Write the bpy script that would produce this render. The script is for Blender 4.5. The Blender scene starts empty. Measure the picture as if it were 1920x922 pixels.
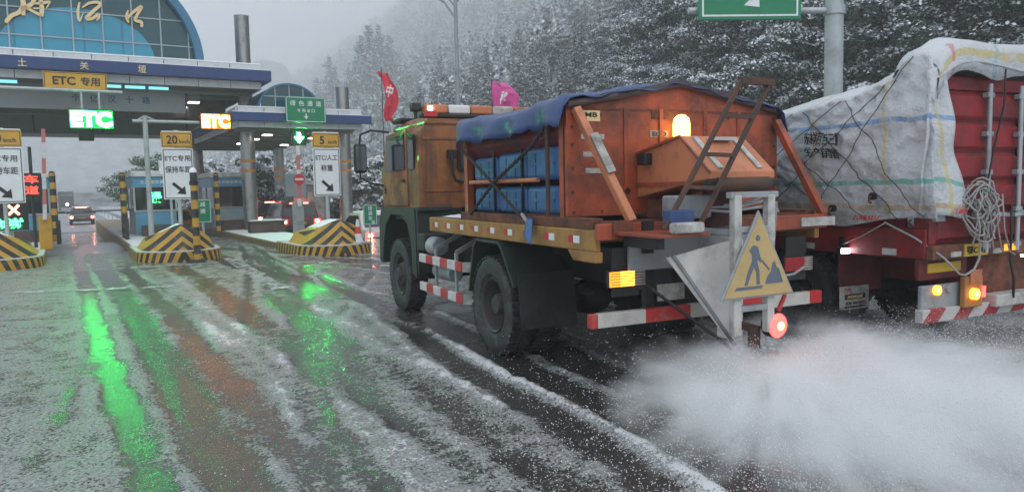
import bpy, bmesh, math, random
import numpy as np
from mathutils import Vector, Matrix, noise as mnoise

random.seed(7); RNG = np.random.default_rng(11)
R = math.radians
scene = bpy.context.scene
COL = scene.collection

# ------------------------------------------------------------------ camera
LENS_PX, PITCH, ROLL, CAM_H = 1387.0, R(4.5), R(1.2), 1.75
cam_data = bpy.data.cameras.new('camera'); cam = bpy.data.objects.new('camera', cam_data); COL.objects.link(cam)
cam_data.sensor_width = 36; cam_data.lens = 36 * LENS_PX / 1920; cam_data.clip_start = 0.05; cam_data.clip_end = 4000
fw = Vector((0, math.cos(PITCH), -math.sin(PITCH))); up0 = Vector((0, math.sin(PITCH), math.cos(PITCH))); rt0 = Vector((1, 0, 0))
rgt = rt0 * math.cos(ROLL) - up0 * math.sin(ROLL); upv = up0 * math.cos(ROLL) + rt0 * math.sin(ROLL)
cam.matrix_world = Matrix(((rgt.x, upv.x, -fw.x, 0), (rgt.y, upv.y, -fw.y, 0), (rgt.z, upv.z, -fw.z, CAM_H), (0, 0, 0, 1)))
scene.camera = cam

# ------------------------------------------------------------------ sky, sun, exposure
SUN_EL, SUN_AZ = R(52), R(150)
world = bpy.data.worlds.new('World'); scene.world = world; world.use_nodes = True
nt = world.node_tree; nt.nodes.clear()
wo = nt.nodes.new('ShaderNodeOutputWorld'); bg = nt.nodes.new('ShaderNodeBackground'); sky = nt.nodes.new('ShaderNodeTexSky')
sky.sky_type = 'NISHITA'; sky.sun_disc = False; sky.sun_elevation = SUN_EL; sky.sun_rotation = SUN_AZ
sky.air_density = 1.0; sky.dust_density = 6.0; sky.ozone_density = 1.0
mx = nt.nodes.new('ShaderNodeMix'); mx.data_type = 'RGBA'; mx.inputs[0].default_value = 0.93
mx.inputs[7].default_value = (6.0, 6.8, 7.6, 1)          # even overcast cloud deck
nt.links.new(sky.outputs[0], mx.inputs[6]); nt.links.new(mx.outputs[2], bg.inputs[0])
bg.inputs[1].default_value = 0.105
nt.links.new(bg.outputs[0], wo.inputs[0])
sun_d = bpy.data.lights.new('sun', 'SUN'); sun_d.energy = 0.5; sun_d.angle = R(25); sun_d.color = (1.0, 0.97, 0.93)
sun = bpy.data.objects.new('sun', sun_d); COL.objects.link(sun)
sun.rotation_euler = (R(90) - SUN_EL, 0, math.pi - SUN_AZ)
vs = scene.view_settings; vs.view_transform = 'Standard'; vs.look = 'None'; vs.exposure = 0.5; vs.gamma = 1.0; vs.use_curve_mapping = False
cy = scene.cycles
cy.max_bounces = 12; cy.diffuse_bounces = 3; cy.glossy_bounces = 3; cy.transmission_bounces = 4; cy.transparent_max_bounces = 8
cy.volume_bounces = 6; cy.volume_max_steps = 256; cy.volume_step_rate = 0.3
cy.use_denoising = True; cy.caustics_reflective = False; cy.caustics_refractive = False
cy.sample_clamp_indirect = 6.0; cy.use_adaptive_sampling = True; cy.adaptive_threshold = 0.015

# ------------------------------------------------------------------ materials
MATS = {}
def nn(t, typ, **kw):
    n = t.nodes.new(typ)
    for k, v in kw.items(): setattr(n, k, v)
    return n
def mixc(t, fac, a, b, mode='MIX'):
    m = nn(t, 'ShaderNodeMix', data_type='RGBA', blend_type=mode)
    for i, s in ((0, fac), (6, a), (7, b)):
        if hasattr(s, 'links') or hasattr(s, 'is_linked'): t.links.new(s, m.inputs[i])
        else: m.inputs[i].default_value = s if i == 0 else (*s[:3], 1)
    return m.outputs[2]
def math_(t, op, a, b=None, clamp=False):
    m = nn(t, 'ShaderNodeMath', operation=op, use_clamp=clamp)
    for i, s in ((0, a), (1, b)):
        if s is None: continue
        if hasattr(s, 'is_linked'): t.links.new(s, m.inputs[i])
        else: m.inputs[i].default_value = s
    return m.outputs[0]
def ramp(t, fac, p0, p1, c0=(0, 0, 0), c1=(1, 1, 1)):
    r = nn(t, 'ShaderNodeValToRGB'); r.color_ramp.elements[0].position = p0; r.color_ramp.elements[1].position = p1
    r.color_ramp.elements[0].color = (*c0, 1); r.color_ramp.elements[1].color = (*c1, 1); t.links.new(fac, r.inputs[0]); return r.outputs[0]
def coords(t):
    tc = nn(t, 'ShaderNodeTexCoord'); oi = nn(t, 'ShaderNodeObjectInfo'); return tc.outputs['Object'], math_(t, 'MULTIPLY', oi.outputs['Random'], 37.0)
def noise(t, co, w, scale, detail=4, rough=.6):
    n = nn(t, 'ShaderNodeTexNoise', noise_dimensions='4D'); t.links.new(co, n.inputs['Vector'])
    if w is not None: t.links.new(w, n.inputs['W'])
    n.inputs['Scale'].default_value = scale; n.inputs['Detail'].default_value = detail; n.inputs['Roughness'].default_value = rough
    return n.outputs['Fac']
def bump(t, h, strength, dist=.01):
    b = nn(t, 'ShaderNodeBump'); b.inputs['Strength'].default_value = strength; b.inputs['Distance'].default_value = dist; t.links.new(h, b.inputs['Height']); return b.outputs['Normal']
def base(name):
    m = bpy.data.materials.new(name); m.use_nodes = True; t = m.node_tree; t.nodes.clear()
    o = nn(t, 'ShaderNodeOutputMaterial'); p = nn(t, 'ShaderNodeBsdfPrincipled'); t.links.new(p.outputs[0], o.inputs[0])
    MATS[name] = m; return m, t, p
def M(name, col, rough=.6, metal=0., var=.18, vscale=3., dirt=None, dirt_amt=.5, dirt_scale=2.5, bmp=.15, bscale=60., spec=.5, coat=0., emis=None, estr=0., trans=0., streak=None, streak_amt=.5):
    m, t, p = base(name); co, w = coords(t)
    n1 = noise(t, co, w, vscale, 6)
    a = tuple(c * (1 - var) for c in col); b = tuple(min(1, c * (1 + var)) for c in col)
    c = mixc(t, n1, a, b)
    rv = math_(t, 'ADD', math_(t, 'MULTIPLY', n1, .16), rough - .08)
    if dirt:
        d1 = noise(t, co, w, dirt_scale, 8, .72)
        mask = ramp(t, d1, .62 - .3 * dirt_amt, .78 - .25 * dirt_amt)
        c = mixc(t, mask, c, dirt)
        rv = math_(t, 'ADD', rv, math_(t, 'MULTIPLY', mask, .2))
    if streak:      # rain and rust runs down the panels
        mp = nn(t, 'ShaderNodeMapping'); mp.inputs['Scale'].default_value = (9, 9, .55); t.links.new(co, mp.inputs[0])
        s1 = ramp(t, noise(t, mp.outputs[0], w, 1.6, 5, .65), .66-.22*streak_amt, .80-.12*streak_amt); s2 = ramp(t, noise(t, co, w, 1.1, 3), .38, .62)
        c = mixc(t, math_(t, 'MULTIPLY', math_(t, 'MULTIPLY', s1, s2), .85), c, streak)
    t.links.new(c, p.inputs['Base Color']); t.links.new(rv, p.inputs['Roughness'])
    p.inputs['Metallic'].default_value = metal; p.inputs['Specular IOR Level'].default_value = spec; p.inputs['Coat Weight'].default_value = coat
    if trans: p.inputs['Transmission Weight'].default_value = trans
    if bmp: t.links.new(bump(t, noise(t, co, w, bscale, 3), bmp), p.inputs['Normal'])
    if emis: p.inputs['Emission Color'].default_value = (*emis, 1); p.inputs['Emission Strength'].default_value = estr
    return m
def E(name, col, s):
    m, t, p = base(name); p.inputs['Base Color'].default_value = (*[c * .3 for c in col], 1); p.inputs['Roughness'].default_value = .4
    p.inputs['Emission Color'].default_value = (*col, 1); p.inputs['Emission Strength'].default_value = s; return m
GRIME = (.045, .04, .035)
M('orange', (.42, .078, .030), .5, dirt=(.15, .045, .025), dirt_amt=.68, var=.3, coat=.1, streak=(.10, .045, .03), streak_amt=1.0, bmp=.5, bscale=6.)
M('orange_light', (.54, .19, .085), .5, dirt=(.30, .10, .05), dirt_amt=.45, streak=(.35, .2, .12), streak_amt=.6)
M('orange_cab', (.34, .125, .04), .48, dirt=(.15, .06, .025), dirt_amt=.7, coat=.1, streak=(.08, .042, .025), streak_amt=1.0, bmp=.4, bscale=6.)
M('yellow_rail', (.40, .20, .05), .5, dirt=(.20, .11, .04), dirt_amt=.5, streak=(.10, .06, .03), streak_amt=.6)
M('rust', (.20, .065, .032), .8, dirt=(.07, .04, .03), dirt_amt=.7, dirt_scale=7, var=.4, vscale=9, bmp=.4)
M('rust_dark', (.075, .045, .035), .8, dirt=(.13, .055, .03), dirt_amt=.5, dirt_scale=6, var=.4, bmp=.4)
M('chassis', (.016, .017, .018), .6, dirt=(.05, .048, .045), dirt_amt=.4, var=.4)
M('dark_green', (.020, .032, .026), .5, dirt=(.05, .052, .048), dirt_amt=.45)
M('rubber', (.026, .027, .030), .62, dirt=(.10, .105, .11), dirt_amt=.45, dirt_scale=9, var=.3, bmp=.3)
M('rim', (.045, .046, .046), .6, dirt=(.07, .05, .04), dirt_amt=.5, dirt_scale=8)
M('steel', (.36, .35, .34), .36, metal=.85, dirt=(.22, .21, .2), dirt_amt=.35, var=.12)
M('galv', (.42, .45, .46), .5, metal=.35, dirt=(.3, .31, .32), dirt_amt=.4)
M('grey_paint', (.30, .32, .33), .55, dirt=(.15, .15, .15), dirt_amt=.4, streak=(.14, .12, .10), streak_amt=.5)
M('white_paint', (.68, .69, .69), .5, dirt=(.38, .38, .37), dirt_amt=.35)
M('dirty_white', (.50, .49, .46), .6, dirt=(.20, .19, .17), dirt_amt=.55, dirt_scale=5)
M('red_paint', (.52, .03, .032), .45, dirt=(.25, .03, .03), dirt_amt=.35)
M('trailer_red', (.27, .012, .017), .45, dirt=(.10, .012, .014), dirt_amt=.6, var=.3, coat=.1, streak=(.09, .035, .03), streak_amt=.8)
M('red_dark', (.16, .014, .016), .55, dirt=(.06, .02, .02), dirt_amt=.6)
M('blue_tank', (.017, .10, .28), .38, dirt=(.05, .10, .22), dirt_amt=.5, dirt_scale=5, coat=.1, var=.3)
M('blue_tarp', (.025, .055, .165), .42, dirt=(.06, .09, .17), dirt_amt=.35, bmp=.3, bscale=30)
M('dark_tarp', (.055, .030, .030), .5, dirt=(.03, .03, .05), dirt_amt=.5)
M('rope_dark', (.035, .032, .03), .85, var=.4, vscale=40)
M('rope_grey', (.33, .325, .31), .85, var=.3, vscale=30)
M('glass_dark', (.012, .016, .02), .07, var=.1, bmp=0, spec=.8)
M('mirror_glass', (.25, .27, .28), .08, metal=.9, var=.05, bmp=0)
M('black', (.012, .012, .013), .55)
M('blackpaint', (.02, .02, .022), .5)
M('yellow', (.60, .32, .025), .5, dirt=(.34, .2, .05), dirt_amt=.3)
M('sign_yellow', (.62, .335, .03), .4, dirt=(.48, .27, .05), dirt_amt=.25)
M('sign_white', (.74, .76, .77), .4, dirt=(.58, .6, .6), dirt_amt=.25)
M('sign_green', (.005, .20, .085), .4, dirt=(.01, .15, .07), dirt_amt=.3)
M('sign_black', (.012, .013, .014), .5)
M('sign_blue', (.05, .10, .30), .5)
M('sign_greyblue', (.115, .14, .18), .6, var=.3)
M('gold', (.78, .58, .30), .4, metal=.15, var=.1)
M('canopy_white', (.56, .57, .58), .5, dirt=(.40, .41, .42), dirt_amt=.35, dirt_scale=1.2, streak=(.30, .30, .29), streak_amt=.5)
M('canopy_blue', (.018, .045, .165), .4, dirt=(.02, .035, .10), dirt_amt=.3)
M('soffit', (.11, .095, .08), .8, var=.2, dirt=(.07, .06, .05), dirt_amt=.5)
M('beam', (.20, .20, .19), .7)
M('arch_blue', (.045, .17, .30), .35, var=.15)
M('mullion', (.36, .42, .45), .45, var=.1)
M('pane_dark', (.012, .065, .085), .12, var=.35, vscale=1.2, bmp=0, spec=.6)
M('pane_sky_painted', (.03, .27, .40), .12, var=.3, vscale=1.2, bmp=0, spec=.6)  # brightness of sky seen through the rear vault, put into the colour
M('banner', (.40, .39, .41), .7, var=.1)
M('band_orange', (.62, .24, .03), .5)
M('board_yellow', (.52, .37, .16), .5, dirt=(.42, .30, .14), dirt_amt=.5)
M('chute_white', (.80, .79, .76), .6, dirt=(.55, .54, .52), dirt_amt=.4, dirt_scale=5)
M('snow', (.80, .82, .85), .7, var=.06, vscale=8, bmp=.35, bscale=25)
M('snow_dirty', (.52, .53, .55), .7, var=.2, vscale=4, bmp=.4, bscale=25)
M('concrete', (.24, .24, .235), .8, dirt=(.13, .13, .13), dirt_amt=.5, bmp=.3)
M('booth_blue', (.10, .33, .50), .45)
M('booth_poster', (.30, .50, .62), .5, dirt=(.55, .5, .4), dirt_amt=.6, dirt_scale=3)
M('brown_box', (.085, .048, .036), .6, dirt=(.04, .03, .028), dirt_amt=.5)
M('flag_red', (.62, .045, .07), .75, var=.12)
M('flag_pink', (.72, .10, .34), .75, var=.12)
M('car_black', (.018, .018, .02), .3, coat=.5, dirt=(.08, .08, .08), dirt_amt=.4)
M('car_red', (.16, .02, .024), .32, coat=.5, dirt=(.1, .06, .06), dirt_amt=.4)
M('car_white', (.60, .50, .50), .32, coat=.5)
M('car_orange', (.50, .17, .05), .35, coat=.4)
M('car_grey', (.10, .10, .11), .35, coat=.4)
M('plate_yellow', (.55, .36, .03), .5)
M('cone_red', (.62, .05, .03), .55)
M('bark', (.045, .038, .032), .9, var=.4, vscale=8, bmp=.5, bscale=20)
M('leaf_dark', (.030, .045, .030), .65, var=.45, vscale=.8, bmp=0)
M('leaf_conifer', (.028, .042, .036), .7, var=.45, vscale=.6, bmp=0)
M('leaf_green', (.05, .135, .06), .6, var=.4, vscale=.8, bmp=0)
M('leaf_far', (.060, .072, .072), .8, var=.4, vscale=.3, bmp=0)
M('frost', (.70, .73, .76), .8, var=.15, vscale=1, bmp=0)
M('twig', (.19, .19, .19), .9, var=.3, vscale=3, bmp=0)
M('hill', (.40, .42, .43), .9, var=.1, vscale=.1, dirt=(.09, .095, .09), dirt_amt=.75, dirt_scale=.35)
M('far_snow', (.62, .64, .66), .8, var=.1, vscale=.2, dirt=(.30, .31, .31), dirt_amt=.5, dirt_scale=.15)
M('road_far', (.22, .225, .23), .5, var=.3, vscale=.3, dirt=(.45, .46, .47), dirt_amt=.5, dirt_scale=.5)
E('led_green', (.035, 1.0, .15), 85.0)
E('led_arrow', (.03, 1.0, .15), 360.0)
E('led_halo_green', (.0, 1.0, .10), .8)  # dim green glow imitating the halo round the letters
E('led_halo_orange', (1.0, .30, .0), .6)  # same imitated halo for the orange letters
E('led_green_soft', (.06, 1.0, .25), 5.0)
E('led_orange', (1.0, .36, .05), 30.0)
E('led_red', (1.0, .05, .03), 2.5)
E('led_x', (1.0, .25, .12), 9.0)
E('lamp_white', (.9, .95, 1.0), 14.0)
E('ceiling_lamp', (1.0, .96, .92), 6.0)
E('tail_red', (1.0, .035, .03), 7.0)
E('tail_dot', (1.0, .35, .2), 55.0)
E('brake_bar', (1.0, .12, .08), 16.0)
E('amber', (1.0, .30, .03), 4.0)
E('amber_hot', (1.0, .52, .12), 5.0)
E('amber_dim', (1.0, .25, .02), 2.0)
E('strip_cyan', (.25, .75, .85), .9)
E('headlamp', (1, .97, .9), 9.0)

def stripes(name, expr, ca, cb, period, rough=.5, snow=0.):
    """two painted colours alternating along a*x+b*|x|+c*y+d*z of the object's own space"""
    m, t, p = base(name); co, w = coords(t); sp = nn(t, 'ShaderNodeSeparateXYZ'); t.links.new(co, sp.inputs[0])
    a, b, c, d = expr
    s = math_(t, 'ADD', math_(t, 'MULTIPLY', sp.outputs[0], a), math_(t, 'MULTIPLY', math_(t, 'ABSOLUTE', sp.outputs[0]), b))
    s = math_(t, 'ADD', s, math_(t, 'ADD', math_(t, 'MULTIPLY', sp.outputs[1], c), math_(t, 'MULTIPLY', sp.outputs[2], d)))
    f = math_(t, 'FRACT', math_(t, 'MULTIPLY', s, 1 / period))
    k = math_(t, 'GREATER_THAN', f, .5)
    n1 = noise(t, co, w, 5, 7, .7)
    col = mixc(t, k, ca, cb)
    col = mixc(t, ramp(t, n1, .5, .8), col, tuple((x + y) * .28 + .06 for x, y in zip(ca, cb)))
    t.links.new(col, p.inputs['Base Color']); p.inputs['Roughness'].default_value = rough
    t.links.new(bump(t, n1, .15), p.inputs['Normal']); return m
YEL, BLK = (.56, .315, .03), (.022, .024, .024)
stripes('chevron', (0, .85, .0, 1.0), YEL, BLK, .27)
stripes('kerb_stripe', (0, 1.0, 1.0, .55), YEL, BLK, .30)
stripes('kerb_fine', (0, 0, 1.0, .0), (.40, .26, .06), (.05, .05, .045), .20)
stripes('post_stripe', (0, 0, 0, 1.0), YEL, BLK, .46)
stripes('panel_stripe', (1.0, 0, .0, 1.0), YEL, BLK, .34)
stripes('boom_stripe', (1.0, 0, 0, 0), (.62, .62, .62), (.40, .36, .36), 1.3)
stripes('boom_up_stripe', (0, 0, 0, 1.0), (.68, .66, .66), (.50, .16, .14), .9)
stripes('guard_stripe', (0, 0, 1.0, 0), (.66, .65, .64), (.50, .035, .035), .52)
stripes('bar_stripe', (1.0, 0, 0, 0), (.55, .54, .50), (.50, .03, .03), .92)
stripes('bumper_stripe', (1.0, 0, 0, -1.0), (.50, .49, .48), (.36, .025, .03), .42)

# ------------------------------------------------------------------ mesh builder
class MB:
    def __init__(s): s.v = []; s.f = []; s.m = []
    def add(s, vs, fs, mi=0):
        o = len(s.v); s.v += [tuple(v) for v in vs]; s.f += [tuple(i + o for i in f) for f in fs]; s.m += [mi] * len(fs); return s
    def box(s, x0, x1, y0, y1, z0, z1, mi=0):
        return s.add([(x0,y0,z0),(x1,y0,z0),(x1,y1,z0),(x0,y1,z0),(x0,y0,z1),(x1,y0,z1),(x1,y1,z1),(x0,y1,z1)],
                     [(0,3,2,1),(4,5,6,7),(0,1,5,4),(1,2,6,5),(2,3,7,6),(3,0,4,7)], mi)
    def bar(s, a, b, w, h, upv=(0,0,1), mi=0):
        a = Vector(a); b = Vector(b); d = (b - a).normalized(); u = Vector(upv)
        if abs(d.dot(u)) > .98: u = Vector((0,1,0))
        sd = d.cross(u).normalized(); u = sd.cross(d)
        vs = [p + sd * i * w/2 + u * j * h/2 for p in (a, b) for i, j in ((-1,-1),(1,-1),(1,1),(-1,1))]
        return s.add(vs, [(0,3,2,1),(4,5,6,7),(0,1,5,4),(1,2,6,5),(2,3,7,6),(3,0,4,7)], mi)
    def cyl(s, a, b, r0, r1=None, n=16, cap=True, mi=0):
        r1 = r0 if r1 is None else r1
        a = Vector(a); b = Vector(b); d = (b - a).normalized(); u = Vector((0,0,1)) if abs(d.z) < .95 else Vector((1,0,0))
        e1 = d.cross(u).normalized(); e2 = d.cross(e1)
        vs = [a + (e1*math.cos(2*math.pi*i/n) + e2*math.sin(2*math.pi*i/n))*r0 for i in range(n)] + [b + (e1*math.cos(2*math.pi*i/n) + e2*math.sin(2*math.pi*i/n))*r1 for i in range(n)]
        fs = [(i, (i+1)%n, n+(i+1)%n, n+i) for i in range(n)]
        if cap: fs += [tuple(range(n-1,-1,-1)), tuple(range(n, 2*n))]
        return s.add(vs, fs, mi)
    def tube(s, pts, r, n=6, mi=0):
        pts = [Vector(p) for p in pts]; vs = []; k = len(pts)
        prev = None
        for i, p in enumerate(pts):
            d = (pts[min(i+1,k-1)] - pts[max(i-1,0)]).normalized()
            u = Vector((0,0,1)) if abs(d.z) < .9 else Vector((1,0,0))
            e1 = d.cross(u).normalized() if prev is None else (prev - d*prev.dot(d)).normalized()
            prev = e1; e2 = d.cross(e1); rr = r[i] if isinstance(r, (list, tuple)) else r
            vs += [p + (e1*math.cos(2*math.pi*j/n) + e2*math.sin(2*math.pi*j/n))*rr for j in range(n)]
        fs = [(i*n+j, i*n+(j+1)%n, (i+1)*n+(j+1)%n, (i+1)*n+j) for i in range(k-1) for j in range(n)]
        fs += [tuple(range(n-1,-1,-1)), tuple(range((k-1)*n, k*n))]
        return s.add(vs, fs, mi)
    def lathe(s, prof, origin, axis='x', n=40, mi=0):
        o = Vector(origin); vs = []; k = len(prof)
        for i in range(n):
            a = 2*math.pi*i/n; c, q = math.cos(a), math.sin(a)
            for h, r in prof:
                vs.append(o + (Vector((h, r*c, r*q)) if axis == 'x' else Vector((r*c, r*q, h)) if axis == 'z' else Vector((r*c, h, r*q))))
        fs = [(i*k+j, i*k+j+1, ((i+1)%n)*k+j+1, ((i+1)%n)*k+j) for i in range(n) for j in range(k-1)]
        return s.add(vs, fs, mi)
    def prism(s, poly, axis, h0, h1, mi=0):
        def mk(p, h): return (h, p[0], p[1]) if axis == 'x' else (p[0], h, p[1]) if axis == 'y' else (p[0], p[1], h)
        n = len(poly); vs = [mk(p, h0) for p in poly] + [mk(p, h1) for p in poly]
        fs = [tuple(range(n)), tuple(range(2*n-1, n-1, -1))] + [(i, n+i, n+(i+1)%n, (i+1)%n) for i in range(n)]
        return s.add(vs, fs, mi)
    def grid(s, P, mi=0, close=False):
        r = len(P); c = len(P[0]); vs = [p for row in P for p in row]
        return s.add(vs, [(i*c+j, i*c+j+1, (i+1)*c+j+1, (i+1)*c+j) for i in range(r-1) for j in range(c-1)], mi)
    def mesh(s, name, mats):
        me = bpy.data.meshes.new(name); me.from_pydata(s.v, [], s.f)
        for m in (mats if isinstance(mats, (list, tuple)) else [mats]): me.materials.append(MATS[m])
        if any(s.m): me.polygons.foreach_set('material_index', s.m)
        bm = bmesh.new(); bm.from_mesh(me); bmesh.ops.recalc_face_normals(bm, faces=bm.faces); bm.to_mesh(me); bm.free()
        return me
    def obj(s, name, mats, parent=None, smooth=False, bev=0., seg=2, thick=0., loc=None, rz=0.):
        me = s.mesh(name, mats)
        if smooth:
            me.polygons.foreach_set('use_smooth', [True]*len(me.polygons))
            if smooth != 'all': me.set_sharp_from_angle(angle=R(38))
        o = link(name, me, parent)
        if loc is not None: o.location = loc
        o.rotation_euler.z = rz
        if thick: md = o.modifiers.new('thickness', 'SOLIDIFY'); md.thickness = thick; md.offset = 0
        if bev: md = o.modifiers.new('bevel', 'BEVEL'); md.width = bev; md.segments = seg; md.limit_method = 'ANGLE'; md.angle_limit = R(40)
        return o
def link(name, data, parent=None):
    o = bpy.data.objects.new(name, data); COL.objects.link(o)
    if parent is not None: o.parent = parent
    return o
def tag(o, label=None, cat=None, group=None, kind=None):
    if label: o['label'] = label
    if cat: o['category'] = cat
    if group: o['group'] = group
    if kind: o['kind'] = kind
    return o
def thing(name, label, cat, loc=(0,0,0), rz=0., group=None):
    o = link(name, None); o.location = loc; o.rotation_euler.z = rz; o.empty_display_size = .2
    return tag(o, label, cat, group)
def copy_tree(o, parent=None):
    c = o.copy(); COL.objects.link(c); c.parent = parent
    for ch in o.children: copy_tree(ch, c)
    return c
def bx(name, mat, parent, x0, x1, y0, y1, z0, z1, bev=0., **k): return MB().box(x0,x1,y0,y1,z0,z1).obj(name, mat, parent, bev=bev, **k)

# lettering: real extruded glyphs from Blender's own font
_txt = {}
def text_mesh(body, bold):
    key = (body, bold)
    if key not in _txt:
        cu = bpy.data.curves.new('lettering', 'FONT'); cu.body = body; cu.align_x = 'CENTER'; cu.extrude = .01; cu.offset = bold; cu.resolution_u = 3
        ob = bpy.data.objects.new('lettering', cu); COL.objects.link(ob)
        bpy.context.view_layer.update()
        dg = bpy.context.evaluated_depsgraph_get(); me = bpy.data.meshes.new_from_object(ob.evaluated_get(dg))
        bpy.data.objects.remove(ob); bpy.data.curves.remove(cu); _txt[key] = me
    return _txt[key]
def lettering(body, parent, mat, cx, cz, w, h, y, bold=.012, depth=.004, name='lettering', rot=None):
    """glyphs facing local -Y, filling a w x h box round (cx, cz)"""
    src = text_mesh(body, bold); me = src.copy(); n = len(me.vertices); a = np.empty(n*3, np.float32); me.vertices.foreach_get('co', a); a = a.reshape(-1,3)
    mn, mxx = a.min(0), a.max(0); sx = w/(mxx[0]-mn[0]); sy = h/(mxx[1]-mn[1])
    out = np.stack([(a[:,0]-(mn[0]+mxx[0])/2)*sx, -(a[:,2])/.01*depth/2, (a[:,1]-(mn[1]+mxx[1])/2)*sy], 1)
    me.vertices.foreach_set('co', out.astype(np.float32).ravel()); me.update()
    me.materials.clear(); me.materials.append(MATS[mat])
    o = link(name, me, parent); o.location = (cx, y, cz)
    if rot: o.rotation_euler = rot
    return o
def brush(mb, pts, wd, y0, y1):
    """a brush stroke: ribbon of changing width in XZ with depth"""
    P = [Vector((p[0], p[1])) for p in pts]; Q = []; W = []
    for i in range(len(P)-1):                                    # Catmull-Rom
        p0, p1, p2, p3 = P[max(i-1,0)], P[i], P[i+1], P[min(i+2,len(P)-1)]
        for k in range(5):
            t = k/5; Q.append(.5*((2*p1)+(p2-p0)*t+(2*p0-5*p1+4*p2-p3)*t*t+(3*p1-p0-3*p2+p3)*t**3)); W.append(wd[i]*(1-t)+wd[i+1]*t)
    Q.append(P[-1]); W.append(wd[-1]); L = []; Rr = []
    for i in range(len(Q)):
        d = Q[min(i+1,len(Q)-1)] - Q[max(i-1,0)]; d = d.normalized() if d.length > 1e-6 else Vector((1,0)); nrm = Vector((-d.y, d.x))
        L.append(Q[i]+nrm*W[i]/2); Rr.append(Q[i]-nrm*W[i]/2)
    for i in range(len(Q)-1):
        q = [L[i], L[i+1], Rr[i+1], Rr[i]]
        mb.add([(p.x,y0,p.y) for p in q]+[(p.x,y1,p.y) for p in q], [(0,1,2,3),(7,6,5,4),(0,4,5,1),(2,6,7,3)])
LANE = R(31)
def W(l, m, z=0.): c, s = math.cos(LANE), math.sin(LANE); return (l*c - m*s, l*s + m*c, z)

# ================================================================== SETTING
def sstep(a, b, x): t = np.clip((x-a)/(b-a), 0, 1); return t*t*(3-2*t)
_g = RNG.random((256, 256))
def vnoise(x, y):
    xi = np.floor(x).astype(int); yi = np.floor(y).astype(int); fx = x-xi; fy = y-yi; fx = fx*fx*(3-2*fx); fy = fy*fy*(3-2*fy)
    a = _g[xi%256, yi%256]; b = _g[(xi+1)%256, yi%256]; c = _g[xi%256, (yi+1)%256]; d = _g[(xi+1)%256, (yi+1)%256]
    return (a*(1-fx)+b*fx)*(1-fy)+(c*(1-fx)+d*fx)*fy
def fbm(x, y, o=4):
    s = 0; a = .5; t = 0
    for k in range(o): s = s+a*vnoise(x*2**k+17.3*k, y*2**k+5.1*k); t += a; a *= .5
    return s/t
def big_mesh(name, V, F, mat, parent=None, smooth=True, attrs=None):
    me = bpy.data.meshes.new(name); V = np.asarray(V, np.float32); F = np.asarray(F, np.int32); k = F.shape[1]
    me.vertices.add(len(V)); me.vertices.foreach_set('co', V.ravel()); me.loops.add(F.size); me.loops.foreach_set('vertex_index', F.ravel())
    me.polygons.add(len(F)); me.polygons.foreach_set('loop_start', np.arange(0, F.size, k, dtype=np.int32)); me.polygons.foreach_set('loop_total', np.full(len(F), k, np.int32))
    me.polygons.foreach_set('use_smooth', np.full(len(F), smooth)); me.update(calc_edges=True)
    for n_, a in (attrs or {}).items(): at = me.attributes.new(n_, 'FLOAT', 'POINT'); at.data.foreach_set('value', a.astype(np.float32).ravel())
    for mm in (mat if isinstance(mat, (list, tuple)) else [mat]): me.materials.append(MATS[mm])
    return link(name, me, parent)
def grid_faces(r, c):
    i = np.arange(r-1)[:,None]*c+np.arange(c-1)[None,:]; i = i.ravel(); return np.stack([i, i+1, i+c+1, i+c], 1)

# wide land sheet out to the horizon
n = 60; ax = np.sign(np.linspace(-1, 1, n))*np.abs(np.linspace(-1, 1, n))**2.2*1500; X, Y = np.meshgrid(ax, ax); Z = np.full_like(X, -.75)
tag(big_mesh('ground', np.stack([X, Y, Z], -1).reshape(-1,3), grid_faces(n, n), 'far_snow'), kind='structure')

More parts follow.
